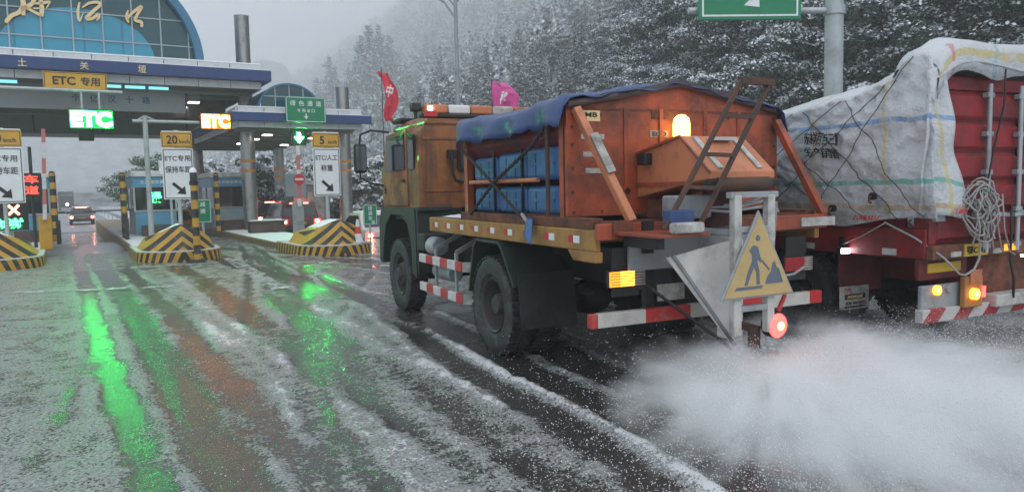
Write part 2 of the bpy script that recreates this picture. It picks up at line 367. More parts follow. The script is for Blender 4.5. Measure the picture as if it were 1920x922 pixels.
# ---- slush-covered carriageway: heights and slush cover worked out from the wheel tracks
# each track: (centre line in metres, half width, ruts: 0 smooth .. 1 deep, side ridge height)
TRACKS = [
 ([(-14.0,24.0),(-11.77,20.02),(-7.71,13.32),(-5.45,9.56),(-4.01,7.21),(-2.93,5.5),(-2.15,4.25),(-1.2,2.7)], .14, 1.0, .012),
 ([(-9.0,24.5),(-6.6,18.4),(-4.9,13.6),(-3.3,9.2),(-1.9,6.4),(-.9,4.6),(-.2,3.2)], 0.09, 0.6, 0.014),
 ([(-8.4,24),(-5.6,18),(-3.4,13.8),(-1.9,11.0),(-1.1,8.6),(-.2,6.3),(.45,4.6),(.8,3.5)], 0.08, 0.6, 0.016),
 ([(-3.0,15.5),(-2.6,11.6),(-2.2,8.4),(-1.2,6.0),(-.35,4.7),(.2,3.6)], 0.08, 0.5, 0.012),
 ([(-11,19.5),(-7.2,14.6),(-4.6,10.8),(-2.6,7.7),(-1.5,5.5),(-.7,4.1),(0,3)], 0.07, 0.5, 0.01),
 ([(1.5,16),(-1.0,13.2),(-2.6,11.9),(-5.2,10.8),(-9,10.2)], 0.1, 0.4, 0.008),
 ([(-6.5,12.6),(-5.1,9.0),(-3.9,6.4),(-3.1,4.6)], 0.07, 0.4, 0.01),

 ([(-11.4,20.2),(-6.61,12.52),(-4.35,8.78),(-2.9,6.37),(-2.09,4.99),(-1.63,4.23),(-.8,2.7)], .22, .72, .010),
 ([(-9.65,18.24),(-5.69,11.82),(-3.46,8.11),(-2.19,6.0),(-1.43,4.75),(-1.09,4.2),(-.4,2.8)], .16, .6, .012),
 ([(-13.0,23.4),(-16.2,30),(-21,39)], .9, .8, .0),
 ([(-4.83,17.3),(-3.46,12.08),(-2.71,9.26),(-2.01,7.04),(-1.6,5.81),(-1.15,4.73),(-.87,4.19),(-.3,2.9)], .17, 1.0, .016),
 ([(-3.95,15.07),(-2.16,11.35),(-1.28,9.11),(-.55,7.13),(.14,5.76),(.62,4.63),(.79,4.1),(1.1,3.0)], .17, .95, .040),
 ([(-1.75,11.0),(-.2,7.8),(.22,6.76),(.92,5.37),(1.36,4.24),(1.7,3.0)], .22, .95, .045),
 ([(-.95,11.0),(.25,8.2),(.75,6.9),(1.45,5.4),(1.9,4.2)], .28, 1.0, .03),
 ([(-.2,12.2),(1.0,9.6),(2.0,7.5),(2.8,5.8),(3.4,4.4)], .75, 1.0, .03),
 ([(-8.2,17.96),(-4.83,12.27),(-2.73,8.61),(-1.22,6.24),(-.23,4.59),(-.03,4.15),(.4,3.0)], .24, .55, .014),
 ([(-5.6,17.2),(-4.0,12.6),(-2.05,8.4),(-.72,6.3),(.18,4.6),(.6,3.2)], .26, .62, .012),
 ([(-6.2,15.2),(-5.35,11.8),(-3.7,8.4),(-2.55,6.2),(-1.75,4.5),(-1.2,3.2)], .2, .35, .008),
 ([(-7.5,21.4),(-5.4,16.5),(-3.0,12.6),(-1.0,10.6)], .35, .5, .02),
 ([(-7.0,24.5),(-3.2,17.2),(0.5,13.0),(3.5,10.5)], .5, .5, .02),
 ([(-12,27),(-9.5,22.6),(-6.3,17.4),(-4.2,14.6)], .3, .6, .015),
 ([(-12,26),(-5.5,20.5),(2,16.5)], .35, .4, .015),
]
RIDGES = [([(-4.42,13.17),(-2.6,10.43),(-.97,7.17),(-.03,5.31),(.43,4.42)], .16, .030), ([(-1.6,7.9),(-.75,5.6),(-.15,4.4),(.25,3.3)], .13, .022),
          ([(-3.6,9.6),(-2.2,7.0),(-1.3,5.0),(-.75,3.9)], .15, .022), ([(-7.0,15.6),(-5.0,11.6),(-3.25,8.4)], .2, .02)]
def seg_dist(px, py, line):
    best = np.full(px.shape, 1e9); side = np.zeros(px.shape); along = np.zeros(px.shape); acc = 0
    for (x0,y0),(x1,y1) in zip(line[:-1], line[1:]):
        dx, dy = x1-x0, y1-y0; L = math.hypot(dx, dy); t = np.clip(((px-x0)*dx+(py-y0)*dy)/L**2, 0, 1); qx = px-(x0+t*dx); qy = py-(y0+t*dy); d = np.hypot(qx, qy)
        k = d < best; best = np.where(k, d, best); side = np.where(k, np.sign(dx*qy-dy*qx), side); along = np.where(k, acc+t*L, along); acc += L
    return best, side, along
def smooth_line(l):
    P = np.array(l); out = []
    for i in range(len(P)-1):
        p0, p1, p2, p3 = P[max(i-1,0)], P[i], P[i+1], P[min(i+2,len(P)-1)]
        for t in (0, .25, .5, .75): out.append(tuple(.5*((2*p1)+(p2-p0)*t+(2*p0-5*p1+4*p2-p3)*t*t+(3*p1-p0-3*p2+p3)*t**3)))
    return out+[tuple(P[-1])]
ys = [1.0]
while ys[-1] < 74: ys.append(ys[-1]+max(.016, ys[-1]*.0066))
ys = np.array(ys); az = np.tan(np.radians(np.linspace(-50, 47, 760)))
Yg, Ag = np.meshgrid(ys, az, indexing='ij'); Xg = Yg*Ag
wob = (fbm(Xg*1.3, Yg*1.3, 4)-.5)*.22
cl, sl = math.cos(LANE), math.sin(LANE); Lg = Xg*cl+Yg*sl; Mg = -Xg*sl+Yg*cl
cover = .44+.36*(fbm(Xg*.45+9, Yg*.45, 5)-.5)+.5*(fbm(Xg*5, Yg*5, 3)-.5)
cover += .20*sstep(1.0, -1.6, Lg)          # untouched snow beside the entry lane
hgt = .010+.012*(fbm(Xg*6, Yg*6, 4))
dark = sstep(2.3, 0.2, np.abs(Lg-5.2))*0
for line, hw, deep, rid in TRACKS:
    d, sd, al = seg_dist(Xg, Yg, smooth_line(line)); d = np.abs(d+wob*min(1, hw*2.2))
    edge = fbm(Xg*7, Yg*7, 3)*.12
    ins = sstep(hw+.05, hw-.09, d+edge-.06)
    tread = (.5+.5*np.sin(al*2*math.pi/.13+sd*d*16+5*wob/.22))*sstep(.42, .58, fbm(Xg*1.1+4, Yg*1.1, 3))+.35*fbm(Xg*12, Yg*12, 2)                                  # lug marks across the rut
    cover = cover*(1-ins*deep)+ins*deep*(-.12+.45*tread*fbm(Xg*3, Yg*3, 2)+.45*(fbm(Xg*9, Yg*9, 3)-.45))
    hgt = hgt*(1-.8*ins*deep)+ins*.004*tread
    b = np.exp(-((d+(fbm(Xg*4, Yg*4+3, 3)-.5)*.16-hw-.07)/.07)**2); lump = .2+1.7*fbm(Xg*13+3, Yg*13, 4)*(.3+1.1*fbm(Xg*1.7, Yg*1.7+8, 2))
    hgt += b*rid*.45*lump; cover += b*min(1, rid*16)*lump*.62
for line, hw, h in RIDGES:
    d, sd, al = seg_dist(Xg, Yg, smooth_line(line)); b = np.exp(-((d+wob*.9)/hw)**2); lump = .1+1.5*fbm(Xg*13, Yg*13+4, 4)*(.2+1.2*fbm(Xg*1.3, Yg*1.3, 2))
    hgt += b*h*.45*lump; cover += b*.48*lump
hgt += .016*np.clip(cover-.35, 0, 1)*(fbm(Xg*22, Yg*22, 2))
fall = -.58*sstep(30, 45, Mg)
Zg = hgt*sstep(45, 12, Yg)+fall
tread2 = np.clip(cover, 0, 1.2)
rc = Xg.shape
m, t, p = base('slush_road')
at = nn(t, 'ShaderNodeAttribute', attribute_name='slush'); tc = nn(t, 'ShaderNodeTexCoord'); co = tc.outputs['Object']
n_f = noise(t, co, None, 42, 6, .75); n_m = noise(t, co, None, 9, 6, .65); n_l = noise(t, co, None, .7, 4)
cv = math_(t, 'ADD', at.outputs['Fac'], math_(t, 'MULTIPLY', math_(t, 'SUBTRACT', n_f, .5), 2.4))
cv = math_(t, 'ADD', cv, math_(t, 'MULTIPLY', math_(t, 'SUBTRACT', n_m, .5), .85))
mask = ramp(t, cv, .30, .54)
asph = mixc(t, n_m, (.020, .020, .021), (.060, .057, .053))
slc = mixc(t, ramp(t, n_f, .38, .62), (.075, .076, .077), (.40, .402, .402)); slc = mixc(t, ramp(t, cv, .95, 1.6), slc, (.58, .585, .59))
vo = nn(t, 'ShaderNodeTexVoronoi'); vo.inputs['Scale'].default_value = 26; t.links.new(co, vo.inputs['Vector'])
dots = ramp(t, vo.outputs['Distance'], .12, .17, (1,1,1), (0,0,0))
sel = nn(t, 'ShaderNodeSeparateXYZ'); t.links.new(vo.outputs['Color'], sel.inputs[0])
dots = math_(t, 'MULTIPLY', dots, math_(t, 'GREATER_THAN', sel.outputs[0], .72))
col = mixc(t, mask, asph, slc); col = mixc(t, dots, col, (.72, .74, .76))
t.links.new(col, p.inputs['Base Color'])
t.links.new(math_(t, 'ADD', math_(t, 'MULTIPLY', mask, .34), math_(t, 'ADD', .07, math_(t, 'MULTIPLY', n_l, .08))), p.inputs['Roughness'])
hb = math_(t, 'ADD', math_(t, 'MULTIPLY', n_f, .5), math_(t, 'MULTIPLY', mask, .6))
t.links.new(bump(t, hb, .6, .012), p.inputs['Normal']); p.inputs['Specular IOR Level'].default_value = .5
road = big_mesh('road', np.stack([Xg, Yg, Zg], -1).reshape(-1,3), grid_faces(*rc), 'slush_road', attrs={'slush': tread2})
tag(road, kind='structure')

# far carriageway beyond the plaza with snowy verges
mb = MB(); P = []
for mm in (56, 70, 100, 150, 220, 330): P.append([W(-3.0, mm, -.565), W(.4, mm, -.555), W(3.6, mm, -.565)])
mb.grid(P); tag(mb.obj('road_far', 'road_far'), kind='structure')

# painted lane markings half buried in slush (4 mm sheets)
def marking(pts, w, label):
    mb = MB()
    for (a, b) in zip(pts[:-1], pts[1:]):
        d = Vector((b[0]-a[0], b[1]-a[1])).normalized(); nrm = Vector((-d.y, d.x))*w/2; k = max(2, int((Vector(b)-Vector(a)).length/.3))
        rows = []
        for i in range(k+1):
            q = Vector(a).lerp(Vector(b), i/k); rows.append([(q.x+nrm.x, q.y+nrm.y, .028), (q.x-nrm.x, q.y-nrm.y, .028)])
        mb.grid(rows)
    o = mb.obj('lane_marking', 'marking'); tag(o, kind='structure'); return o
m, t, p = base('marking'); co, w_ = coords(t); nz = noise(t, co, w_, 6, 8, .7)
t.links.new(mixc(t, nz, (.42, .43, .44), (.68, .69, .70)), p.inputs['Base Color']); p.inputs['Roughness'].default_value = .5
t.links.new(ramp(t, nz, .44, .62), p.inputs['Alpha'])
marking([(-11.2,13.1),(-9.38,13.43),(-7.76,13.68),(-6.0,14.05)], .30, '')
marking([(-7.63,19.87),(-5.9,16.5),(-4.12,13.13)], .34, '')
marking([(-13.5,15.9),(-10.4,17.1),(-7.4,18.6)], .22, '')
marking([(-6.6,20.6),(-2.0,17.6)], .2, ''); marking([(-5.0,18.2),(.5,15.0)], .2, '')

# hillside: one slope climbing away from the plaza, with a spur
def hill_z(l, m):
    foot = 20.5+7.5*sstep(22, 75, m)-.02*m+4*np.sin(m/41.)
    s = np.clip(l-foot, 0, None)
    z = .72*s*(1-np.exp(-s/7.))
    z = np.where(z > 75, 75+(z-75)*.5, z)
    return z*(.93+.12*np.sin(l/33.+m/57.))+2.2*(fbm(l/15.+50, m/15.+50, 4)-.5)*np.clip(s/8, 0, 1)-.9
l_ = np.concatenate([np.linspace(12, 40, 30), np.linspace(42, 190, 60)]); m_ = np.linspace(-40, 330, 90); Lh, Mh = np.meshgrid(l_, m_, indexing='ij')
Zh = hill_z(Lh, Mh)
tag(big_mesh('hill', np.stack([Lh*cl-Mh*sl, Lh*sl+Mh*cl, Zh], -1).reshape(-1,3), grid_faces(*Lh.shape)[:, ::-1], 'hill'), kind='structure')

# far misty ridge closing the valley beyond the road
lf_ = np.linspace(-150, 70, 60); mf_ = np.linspace(190, 300, 30); Lf, Mf = np.meshgrid(lf_, mf_, indexing='ij')
Zf = 46*sstep(195, 285, Mf)*(.65+.25*np.sin(Lf/38.)+.35*fbm(Lf/22.+9, Mf/22., 3))-1.2
tag(big_mesh('hill_far', np.stack([Lf*cl-Mf*sl, Lf*sl+Mf*cl, Zf], -1).reshape(-1,3), grid_faces(*Lf.shape)[:, ::-1], 'hill'), kind='structure')

# ================================================================== TOLL PLAZA
def snow_cap(parent, x0, x1, y0, y1, z, h=.05, nx=10, ny=10, seed=0, name='snow_cover'):
    P = []
    for i in range(ny+1):
        row = []
        for j in range(nx+1):
            e = min(i, ny-i, j, nx-j); hh = (0 if e == 0 else h*(.6+.8*mnoise.noise((j*.6+seed, i*.6, seed))))
            row.append((x0+(x1-x0)*j/nx, y0+(y1-y0)*i/ny, z+.004+max(hh, 0 if e == 0 else .008)))
        P.append(row)
    return MB().grid(P).obj(name, 'snow', parent, smooth='all')

def crash_nose(parent, a=.92, b=.95, back=1.3, z0=.30, top=.95):
    """round-bowed concrete nose whose top edge falls away to both sides"""
    def outline(k):  # plan: left rear -> bow -> right rear
        pts = [(-a*k, back)]
        for i in range(25):
            th = math.pi+math.pi*i/24; pts.append((a*k*math.cos(th), .0+b*k*math.sin(th)))
        return pts+[(a*k, back)]
    rows = []
    for t_ in (0, .2, .4, .6, .8, 1.0):
        k = 1-.16*t_-.04*t_*t_; row = []
        for x, y in outline(k):
            hh = top-.40*(abs(x)/a)**1.4-.10*max(0, y)/back; row.append((x, y, z0+t_*(hh-z0)))
        rows.append(row)
    mb = MB().grid(rows); r = rows[-1]; n = len(r); half = n//2
    rows2 = [[r[i], ((r[i][0]+r[n-1-i][0])/2, (r[i][1]+r[n-1-i][1])/2, max(r[i][2], top-.02-.1*max(0, r[i][1])/back)), r[n-1-i]] for i in range(half+1)]
    mb.grid(rows2)
    nose = mb.obj('crash_nose', 'chevron', parent, smooth=True)
    ext = [[(p[0]*.86, p[1]*.9+.03, p[2]+.018+.03*(1-abs(q-1))) for q, p in enumerate(row)] for row in rows2]
    ex2 = []
    for row in ext:
        r2 = []
        for k in range(9):
            f = k/8; A = Vector(row[0]).lerp(Vector(row[1]), min(1, f*2)) if f <= .5 else Vector(row[1]).lerp(Vector(row[2]), f*2-1)
            r2.append((A.x, A.y, A.z+.015*mnoise.noise((A.x*4, A.y*4, 3))))
        ex2.append(r2)
    MB().grid(ex2).obj('snow_cap', 'snow', nose, smooth='all')
    def slab(k, zz):
        out = [(-1.06*k, 2.2)]+[(1.06*k*math.cos(math.pi+math.pi*i/24), 1.10*k*math.sin(math.pi+math.pi*i/24)) for i in range(25)]+[(1.06*k, 2.2)]
        return out
    MB().prism(slab(1, 0), 'z', -.6, .27).obj('plinth', 'kerb_stripe', parent, bev=.02)
    MB().prism(slab(.985, 0), 'z', .27, .30).obj('plinth_snow', 'snow_dirty', parent, bev=.012)

def island(l, m, length, label, wid=.92):
    t = thing('toll_island', label, 'traffic island', W(l, m), LANE, 'kerbed islands between the toll lanes')
    crash_nose(t)
    bx('kerb', 'kerb_fine', t, -wid, wid, 2.2, length, -.7, .20, bev=.03)
    snow_cap(t, -wid+.06, wid-.06, 2.25, length*.55, .20, .03, 8, 40, l, 'snow_cover')
    return t
ISL = {'C': (-1.6, 22.4), 'A': (2.55, 21.8), 'B': (6.45, 20.65), 'D': (11.2, 24.5)}
island(*ISL['C'], 34, 'toll island with chevron nose at the picture edge beside the red X signal')
island(*ISL['A'], 34, 'toll island with chevron nose carrying the tall striped bollard')
island(*ISL['B'], 34, 'toll island with chevron nose beside the salt truck, cone standing on it')
island(*ISL['D'], 30, 'toll island mostly hidden behind the orange salt truck')

def speed_sign(l, m, num, lines, label, wpl=.80, arrow=True, hw=1.42, zb=1.42):
    t = thing('speed_sign', label, 'road sign', W(l, m, .2), LANE, 'speed and lane signs at the island noses')
    MB().cyl((0,.05,-.2), (0,.05,zb+hw+.5), .055, n=14).obj('post', 'galv', t, smooth=True)
    w = wpl/2
    pl = bx('lane_plate', 'sign_white', t, -w, w, -.03, 0, zb, zb+hw, bev=.035, seg=3)
    fr = MB()
    for (x0,x1,z0,z1) in ((-w+.03,w-.03,zb+.03,zb+.05),(-w+.03,w-.03,zb+hw-.05,zb+hw-.03),(-w+.03,-w+.05,zb+.05,zb+hw-.05),(w-.05,w-.03,zb+.05,zb+hw-.05)): fr.box(x0,x1,-.034,-.0305,z0,z1)
    fr.obj('border', 'sign_black', pl)
    zz = zb+hw-.28
    for s, wd in lines: lettering(s, pl, 'sign_black', 0, zz, wd, .19 if len(s) < 5 else .17, -.034); zz -= .31
    if arrow:
        ar = MB(); cz = zb+.30
        ar.bar((-.16,-.034,cz+.15),(.07,-.034,cz-.06), .004, .085, (1,0,1)); ar.prism([(.17,cz-.17),(.15,cz+.07),(-.07,cz-.14)], 'y', -.036, -.032); ar.obj('arrow', 'sign_black', pl)
    z1 = zb+hw+.02; yp = bx('speed_plate', 'sign_yellow', t, -w, w, -.03, 0, z1, z1+.42, bev=.03, seg=3)
    fb = MB()
    for (x0,x1,a0,a1) in ((-w+.025,w-.025,z1+.025,z1+.04),(-w+.025,w-.025,z1+.38,z1+.395),(-w+.025,-w+.04,z1+.04,z1+.38),(w-.04,w-.025,z1+.04,z1+.38)): fb.box(x0,x1,-.034,-.0305,a0,a1)
    fb.obj('border', 'sign_black', yp)
    lettering(num, yp, 'sign_black', -.12, z1+.21, .14*len(num), .24, -.034, .02); lettering('km/h', yp, 'sign_black', .20, z1+.16, .27, .11, -.034)
    bx('snow_ridge', 'snow', t, -w+.02, w-.02, -.035, .02, z1+.42, z1+.45, bev=.012)
    MB().box(-.16,.16,.0,.03,zb+.3,zb+.36).box(-.16,.16,.0,.03,zb+hw-.3,zb+hw-.24).obj('clamp', 'galv', t)
    return t
speed_sign(2.75, 22.6, '20', [('ETC专用', .66), ('保持车距', .66)], '20 km/h lane sign behind the tall striped bollard')
speed_sign(6.75, 21.9, '5', [('ETC/人工', .66), ('称重', .36)], '5 km/h lane sign with a weighing notice', wpl=.82)
speed_sign(-1.32, 22.9, '20', [('ETC专用', .66), ('保持车距', .66)], '20 km/h lane sign beside the red and green lane signals', wpl=.9)

t = thing('striped_bollard', 'tall yellow and black bollard with a snow cap in front of an island', 'bollard', W(2.82, 20.35), LANE)
MB().cyl((0,0,.05),(0,0,2.3), .085, n=20).obj('post', 'post_stripe', t, smooth=True)
MB().lathe([(2.3,.09),(2.36,.085),(2.41,.05),(2.425,.0)], (0,0,0), 'z', 16).obj('snow_cap', 'snow', t, smooth='all')
MB().cyl((0,0,0),(0,0,.09), .21, .19, 20).obj('base', 'blackpaint', t, bev=.01)
MB().cyl((0,0,1.98),(0,0,2.08), .105, n=18).obj('collar', 'black', t, smooth=True)

# small green plates on the noses
def small_green(l, m, z, w, h, txts, label, post=True, bz=0):
    t = thing('green_plate_sign', label, 'sign', W(l, m, bz), LANE)
    if post: MB().cyl((0,.03,0),(0,.03,z+h*.5), .028, n=10).obj('post', 'galv', t)
    pl = bx('plate', 'sign_green', t, -w/2, w/2, -.02, .0, z-h/2, z+h/2, bev=.012)
    fr = MB(); x = w/2
    for a in ((-x+.015,x-.015,z-h/2+.012,z-h/2+.024),(-x+.015,x-.015,z+h/2-.024,z+h/2-.012),(-x+.012,-x+.024,z-h/2+.024,z+h/2-.024),(x-.024,x-.012,z-h/2+.024,z+h/2-.024)): fr.box(a[0],a[1],-.024,-.0205,a[2],a[3])
    fr.obj('border', 'sign_white', pl)
    for s, cx, cz, ww, hh in txts: lettering(s, pl, 'sign_white', cx, cz, ww, hh, -.023, .008)
    return t
small_green(7.30, 19.85, 1.08, .40, .56, [('绿', 0, 1.26, .12, .12), ('通', 0, 1.12, .12, .12), ('车', 0, 0.98, .12, .12), ('道', .08, .87, .1, .1)], 'small green plate on a thin post by the traffic cone')
small_green(3.14, 21.3, 1.10, .42, .62, [('减', 0, 1.28, .14, .13), ('速', 0, 1.1, .14, .13)], 'small green plate half hidden by the striped bollard', bz=.2)
small_green(-2.1, 21.5, 1.22, .5, .78, [('减', -.02, 1.42, .16, .15), ('速', -.02, 1.18, .16, .15)], 'small green plate cut by the picture edge', bz=.0)

t = thing('traffic_cone', 'red and white traffic cone on the island plinth', 'cone', W(6.95, 19.92, .30), LANE)
bx('base', 'dirty_white', t, -.2, .2, -.2, .2, 0, .04, bev=.01)
MB().cyl((0,0,.04),(0,0,.26), .15, .105, 18).obj('lower_cone', 'white_paint', t, smooth=True)
MB().cyl((0,0,.26),(0,0,.46), .105, .065, 18).obj('middle_cone', 'cone_red', t, smooth=True)
MB().cyl((0,0,.46),(0,0,.66), .065, .03, 18).obj('top_cone', 'white_paint', t, smooth=True)

# ---- canopies
def fascia(parent, x0, x1, yf, z_low, z_blue0, z_blue1, z_top, over=.35, pw=1.15, mid='canopy_blue'):
    """panel courses above and below a proud blue band, front face towards -Y"""
    n = max(2, round((x1-x0-2*.3)/pw)); w = (x1-x0-.6)/n
    pm = {}
    for z0, z1, nm in ((z_blue1, z_top, 'u'), (z_low, z_blue0, 'l')):
        src = None
        for i in range(n):
            if src is None: src = MB().box(0, w-.025, 0, .06, z0+.004, z1-.004).mesh('panel', 'canopy_white')
            o = link('panel', src, parent); o.location = (x0+.3+i*w+.0125, yf+over, 0)
    bx('blue_band', mid, parent, x0, x1, yf, yf+.25, z_blue0, z_blue1, bev=.012)

t = thing('toll_canopy', 'large toll canopy with arched glass front and gold lettering', 'canopy', W(0, 0), LANE)
X0, X1, YF = -14.0, 7.05, 29.4
ZL, ZB0, ZB1, ZT = 5.72, 6.0, 6.40, 6.64
fascia(t, X0, X1, YF, ZL, ZB0, ZB1, ZT)
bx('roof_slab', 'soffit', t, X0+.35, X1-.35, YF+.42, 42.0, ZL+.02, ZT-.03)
bx('end_fascia', 'canopy_white', t, X1-.36, X1-.30, YF+.42, 42.0, ZL, ZT)
bx('band_snow', 'snow', t, X0+.05, X1-.05, YF+.03, YF+.34, ZB1+.002, ZB1+.035, bev=.012)
bx('fascia_snow', 'snow', t, X0+.3, X1-.3, YF+.34, YF+.8, ZT+.002, ZT+.06, bev=.02)
bx('end_band', 'canopy_blue', t, X1-.25, X1, YF+.25, 42.0, ZB0+.003, ZB1-.003)
bx('roof_snow', 'snow', t, X0+.35, X1-.4, YF+.5, 42, ZT-.02, ZT+.05, bev=.03)
bx('rear_beam', 'beam', t, X0, X1-.4, 41.6, 42.0, 4.75, ZL+.01)
bx('rear_ledge', 'canopy_white', t, X0, X1-.4, 41.5, 42.1, 4.62, 4.76)
bx('inner_beam', 'soffit', t, X0, X1-.9, 34.0, 34.5, 4.95, ZL+.01)
for i in range(6): bx('soffit_rib', 'beam', t, X0+.4, X1-.5, 31.0+i*1.6, 31.12+i*1.6, ZL-.12, ZL+.01)
for xx in (-5.4, -3.6, -.9, 1.5): bx('hanger_rod', 'black', t, xx-.03, xx+.03, 35.2, 35.26, 4.35, ZL)
for i, (xx, ww) in enumerate([(-2.6+k*.78, .66) for k in range(8)]):
    if i not in (2, 3, 4): bx('light_strip', 'strip_cyan', t, xx, xx+ww, 30.3, 30.42, ZL-.10, ZL-.01)
bn = bx('welcome_board', 'banner', t, -7.0, 4.25, 31.7, 31.8, 4.93, 5.74)
for k, ch in enumerate('个亿汉十路'): lettering(ch, bn, 'sign_blue', .55+k*.58, 5.36, .27, .27, 31.69)
yb = bx('yellow_board', 'sign_yellow', t, -.40, 1.46, 29.22, 29.32, 5.34, 5.92, bev=.02)
fr = MB()
for a in ((-.37,1.43,5.36,5.38),(-.37,1.43,5.88,5.90),(-.37,-.35,5.38,5.88),(1.41,1.43,5.38,5.88)): fr.box(a[0],a[1],29.212,29.219,a[2],a[3])
fr.obj('border', 'sign_black', yb)
lettering('ETC', yb, 'sign_black', .20, 5.63, .66, .28, 29.215, .03); lettering('专用', yb, 'sign_black', .96, 5.63, .58, .30, 29.215, .025)
for k, ch in enumerate('土关垭'): lettering(ch, t, 'gold', -.95+k*1.77, 6.19, .26, .26, YF-.012, .01, .02)
# arched glass gable and vault behind it
AC, AR, AB, AY = .55, 3.95, 3.55, 30.35      # centre, half width, height, plane
ar = link('glass_arch', None, t)
def arc(x): return AB*math.sqrt(max(0, 1-((x-AC)/AR)**2))
colw = .93; xs = [AC-AR]+[AC+(k+.02)*colw for k in range(-4, 5)]+[AC+AR]
zs = [0, .60, 1.52, 2.44, 3.36]
# inner arch outline; the sky brightness in it is painted on separately
def inner(x, z): return z < 1.62*math.sqrt(max(0, 1-((x-(AC+.12))/2.35)**2))
for a, b in zip(xs[:-1], xs[1:]):
    for z0, z1 in zip(zs[:-1], zs[1:]):
        k = 6; bt = [(a+(b-a)*i/k, z0) for i in range(k+1)]; tp = [(x, min(z1, arc(x))) for x, _ in bt]
        if max(q[1] for q in tp) <= z0+.02: continue
        mb = MB(); vv = []
        for (x, zb), (x2, zt) in zip(bt, tp): zt = max(zt, zb+.001); vv.append((x, zb, zt))
        # each pane is built in strips and halves, all in the one dark tint
        for i in range(k):
            for lo, hi in ((0, .5), (.5, 1)):
                q = [(vv[i][0], AY, ZT+vv[i][1]+(vv[i][2]-vv[i][1])*lo), (vv[i+1][0], AY, ZT+vv[i+1][1]+(vv[i+1][2]-vv[i+1][1])*lo), (vv[i+1][0], AY, ZT+vv[i+1][1]+(vv[i+1][2]-vv[i+1][1])*hi), (vv[i][0], AY, ZT+vv[i][1]+(vv[i][2]-vv[i][1])*hi)]
                cx = sum(p_[0] for p_ in q)/4; cz = sum(p_[2] for p_ in q)/4-ZT
                mb.add(q, [(0,1,2,3)], 0)
        mb.obj('pane', ['pane_dark'], ar)
for x in xs[1:-1]: bx('mullion', 'mullion', ar, x-.022, x+.022, AY-.05, AY-.002, ZT, ZT+arc(x))
for z in zs[1:-1]:
    xw = AR*math.sqrt(max(0, 1-(z/AB)**2)); bx('transom', 'mullion', ar, AC-xw, AC+xw, AY-.045, AY-.004, ZT+z-.02, ZT+z+.02)
def archband(r0, r1, b0, b1, y0, y1, mat, name, par, cx, zb):
    mb = MB(); N = 40
    P = [(cx+r*math.cos(math.pi*i/N), zb+b*math.sin(math.pi*i/N)) for i in range(N+1) for r, b in ((r0,b0),(r1,b1))]
    for i in range(N):
        q = [P[2*i], P[2*i+1], P[2*i+3], P[2*i+2]]; mb.add([(p_[0],y0,p_[1]) for p_ in q]+[(p_[0],y1,p_[1]) for p_ in q], [(0,1,2,3),(7,6,5,4),(1,5,6,2),(0,3,7,4)])
    return mb.obj(name, mat, par, smooth=True)
archband(AR-.02, AR+.26, AB-.02, AB+.24, AY-.35, 41.5, 'arch_blue', 'vault', ar, AC, ZT)
# bright blue arch before the panes: sky through the rear vault painted as colour
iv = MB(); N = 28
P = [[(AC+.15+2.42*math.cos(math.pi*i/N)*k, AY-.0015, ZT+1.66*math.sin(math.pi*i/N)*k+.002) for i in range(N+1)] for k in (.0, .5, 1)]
iv.grid(P).obj('painted_sky_arch', 'pane_sky_painted', ar)
for x in (-1.15, -.35, .9, 1.5, 2.1): bx('inner_mullion', 'arch_blue', ar, x-.03, x+.03, AY-.006, AY-.0025, ZT, ZT+1.66*math.sqrt(max(0, 1-((x-AC-.15)/2.42)**2)))
# gold brush lettering, three characters
def zz(px, py): u = px/6.62; v = py/6.62; return (AC+(u-130)/241*AR, ZT+((92+.0485*u)-v)/165*AB)
def stroke_set(name, strokes):
    mb = MB()
    for pts in strokes:
        q = [zz(a, b) for a, b, _ in pts]; wds = [c/6.62/241*AR for _, _, c in pts]; brush(mb, q, wds, AY-.12, AY-.08)
    mb.obj(name, 'gold', ar)
stroke_set('gold_character', [[(330,-110,20),(320,-40,34),(300,60,52),(305,150,66),(250,215,52),(165,250,50),(110,300,52),(92,325,26)], [(470,-100,20),(440,-30,56),(432,60,56),(415,115,50),(335,165,60)], [(520,-90,24),(510,-20,44),(515,80,44),(518,180,52),(505,248,44)], [(330,160,40),(420,205,34),(510,242,40)], [(420,122,20),(520,112,40),(600,98,34),(612,104,24),(570,165,10)], [(300,150,60),(298,245,42)], [(420,172,22),(520,165,16)], [(330,-105,30),(430,-118,34),(520,-95,40)]])
stroke_set('gold_dot', [[(1030,-120,14),(1015,-60,40),(990,60,14)]])
stroke_set('gold_character', [[(972,90,22),(945,190,36),(955,285,26),(1010,200,8)], [(1000,145,14),(1090,95,34),(1200,82,40),(1220,115,40),(1130,180,44),(1050,255,50),(1110,258,36),(1190,215,40),(1200,235,38),(1170,278,10)]])
stroke_set('gold_character', [[(1580,155,14),(1552,225,44),(1575,290,20)], [(1560,245,30),(1640,175,36),(1745,112,44),(1745,130,44),(1680,220,36),(1665,262,44),(1740,280,44),(1742,335,30)]])
# steel pillars
def pillar(parent, l, m, h, r=.29, bands=True):
    o = MB().cyl((l,m,-.6),(l,m,h), r, n=32).obj('pillar', 'steel', parent, smooth=True)
    if bands:
        for z in (2.62, 3.02): MB().cyl((l,m,z),(l,m,z+.13), r+.006, n=32).obj('orange_band', 'band_orange', o, smooth=True)
    MB().cyl((l,m,h),(l,m,h+.03), r+.015, n=32).obj('cap', 'steel', o, smooth=True)
pillar(t, 6.66, 32.4, 9.0); pillar(t, 6.55, 45.2, 5.8); pillar(t, -10.5, 32.4, 9.0)

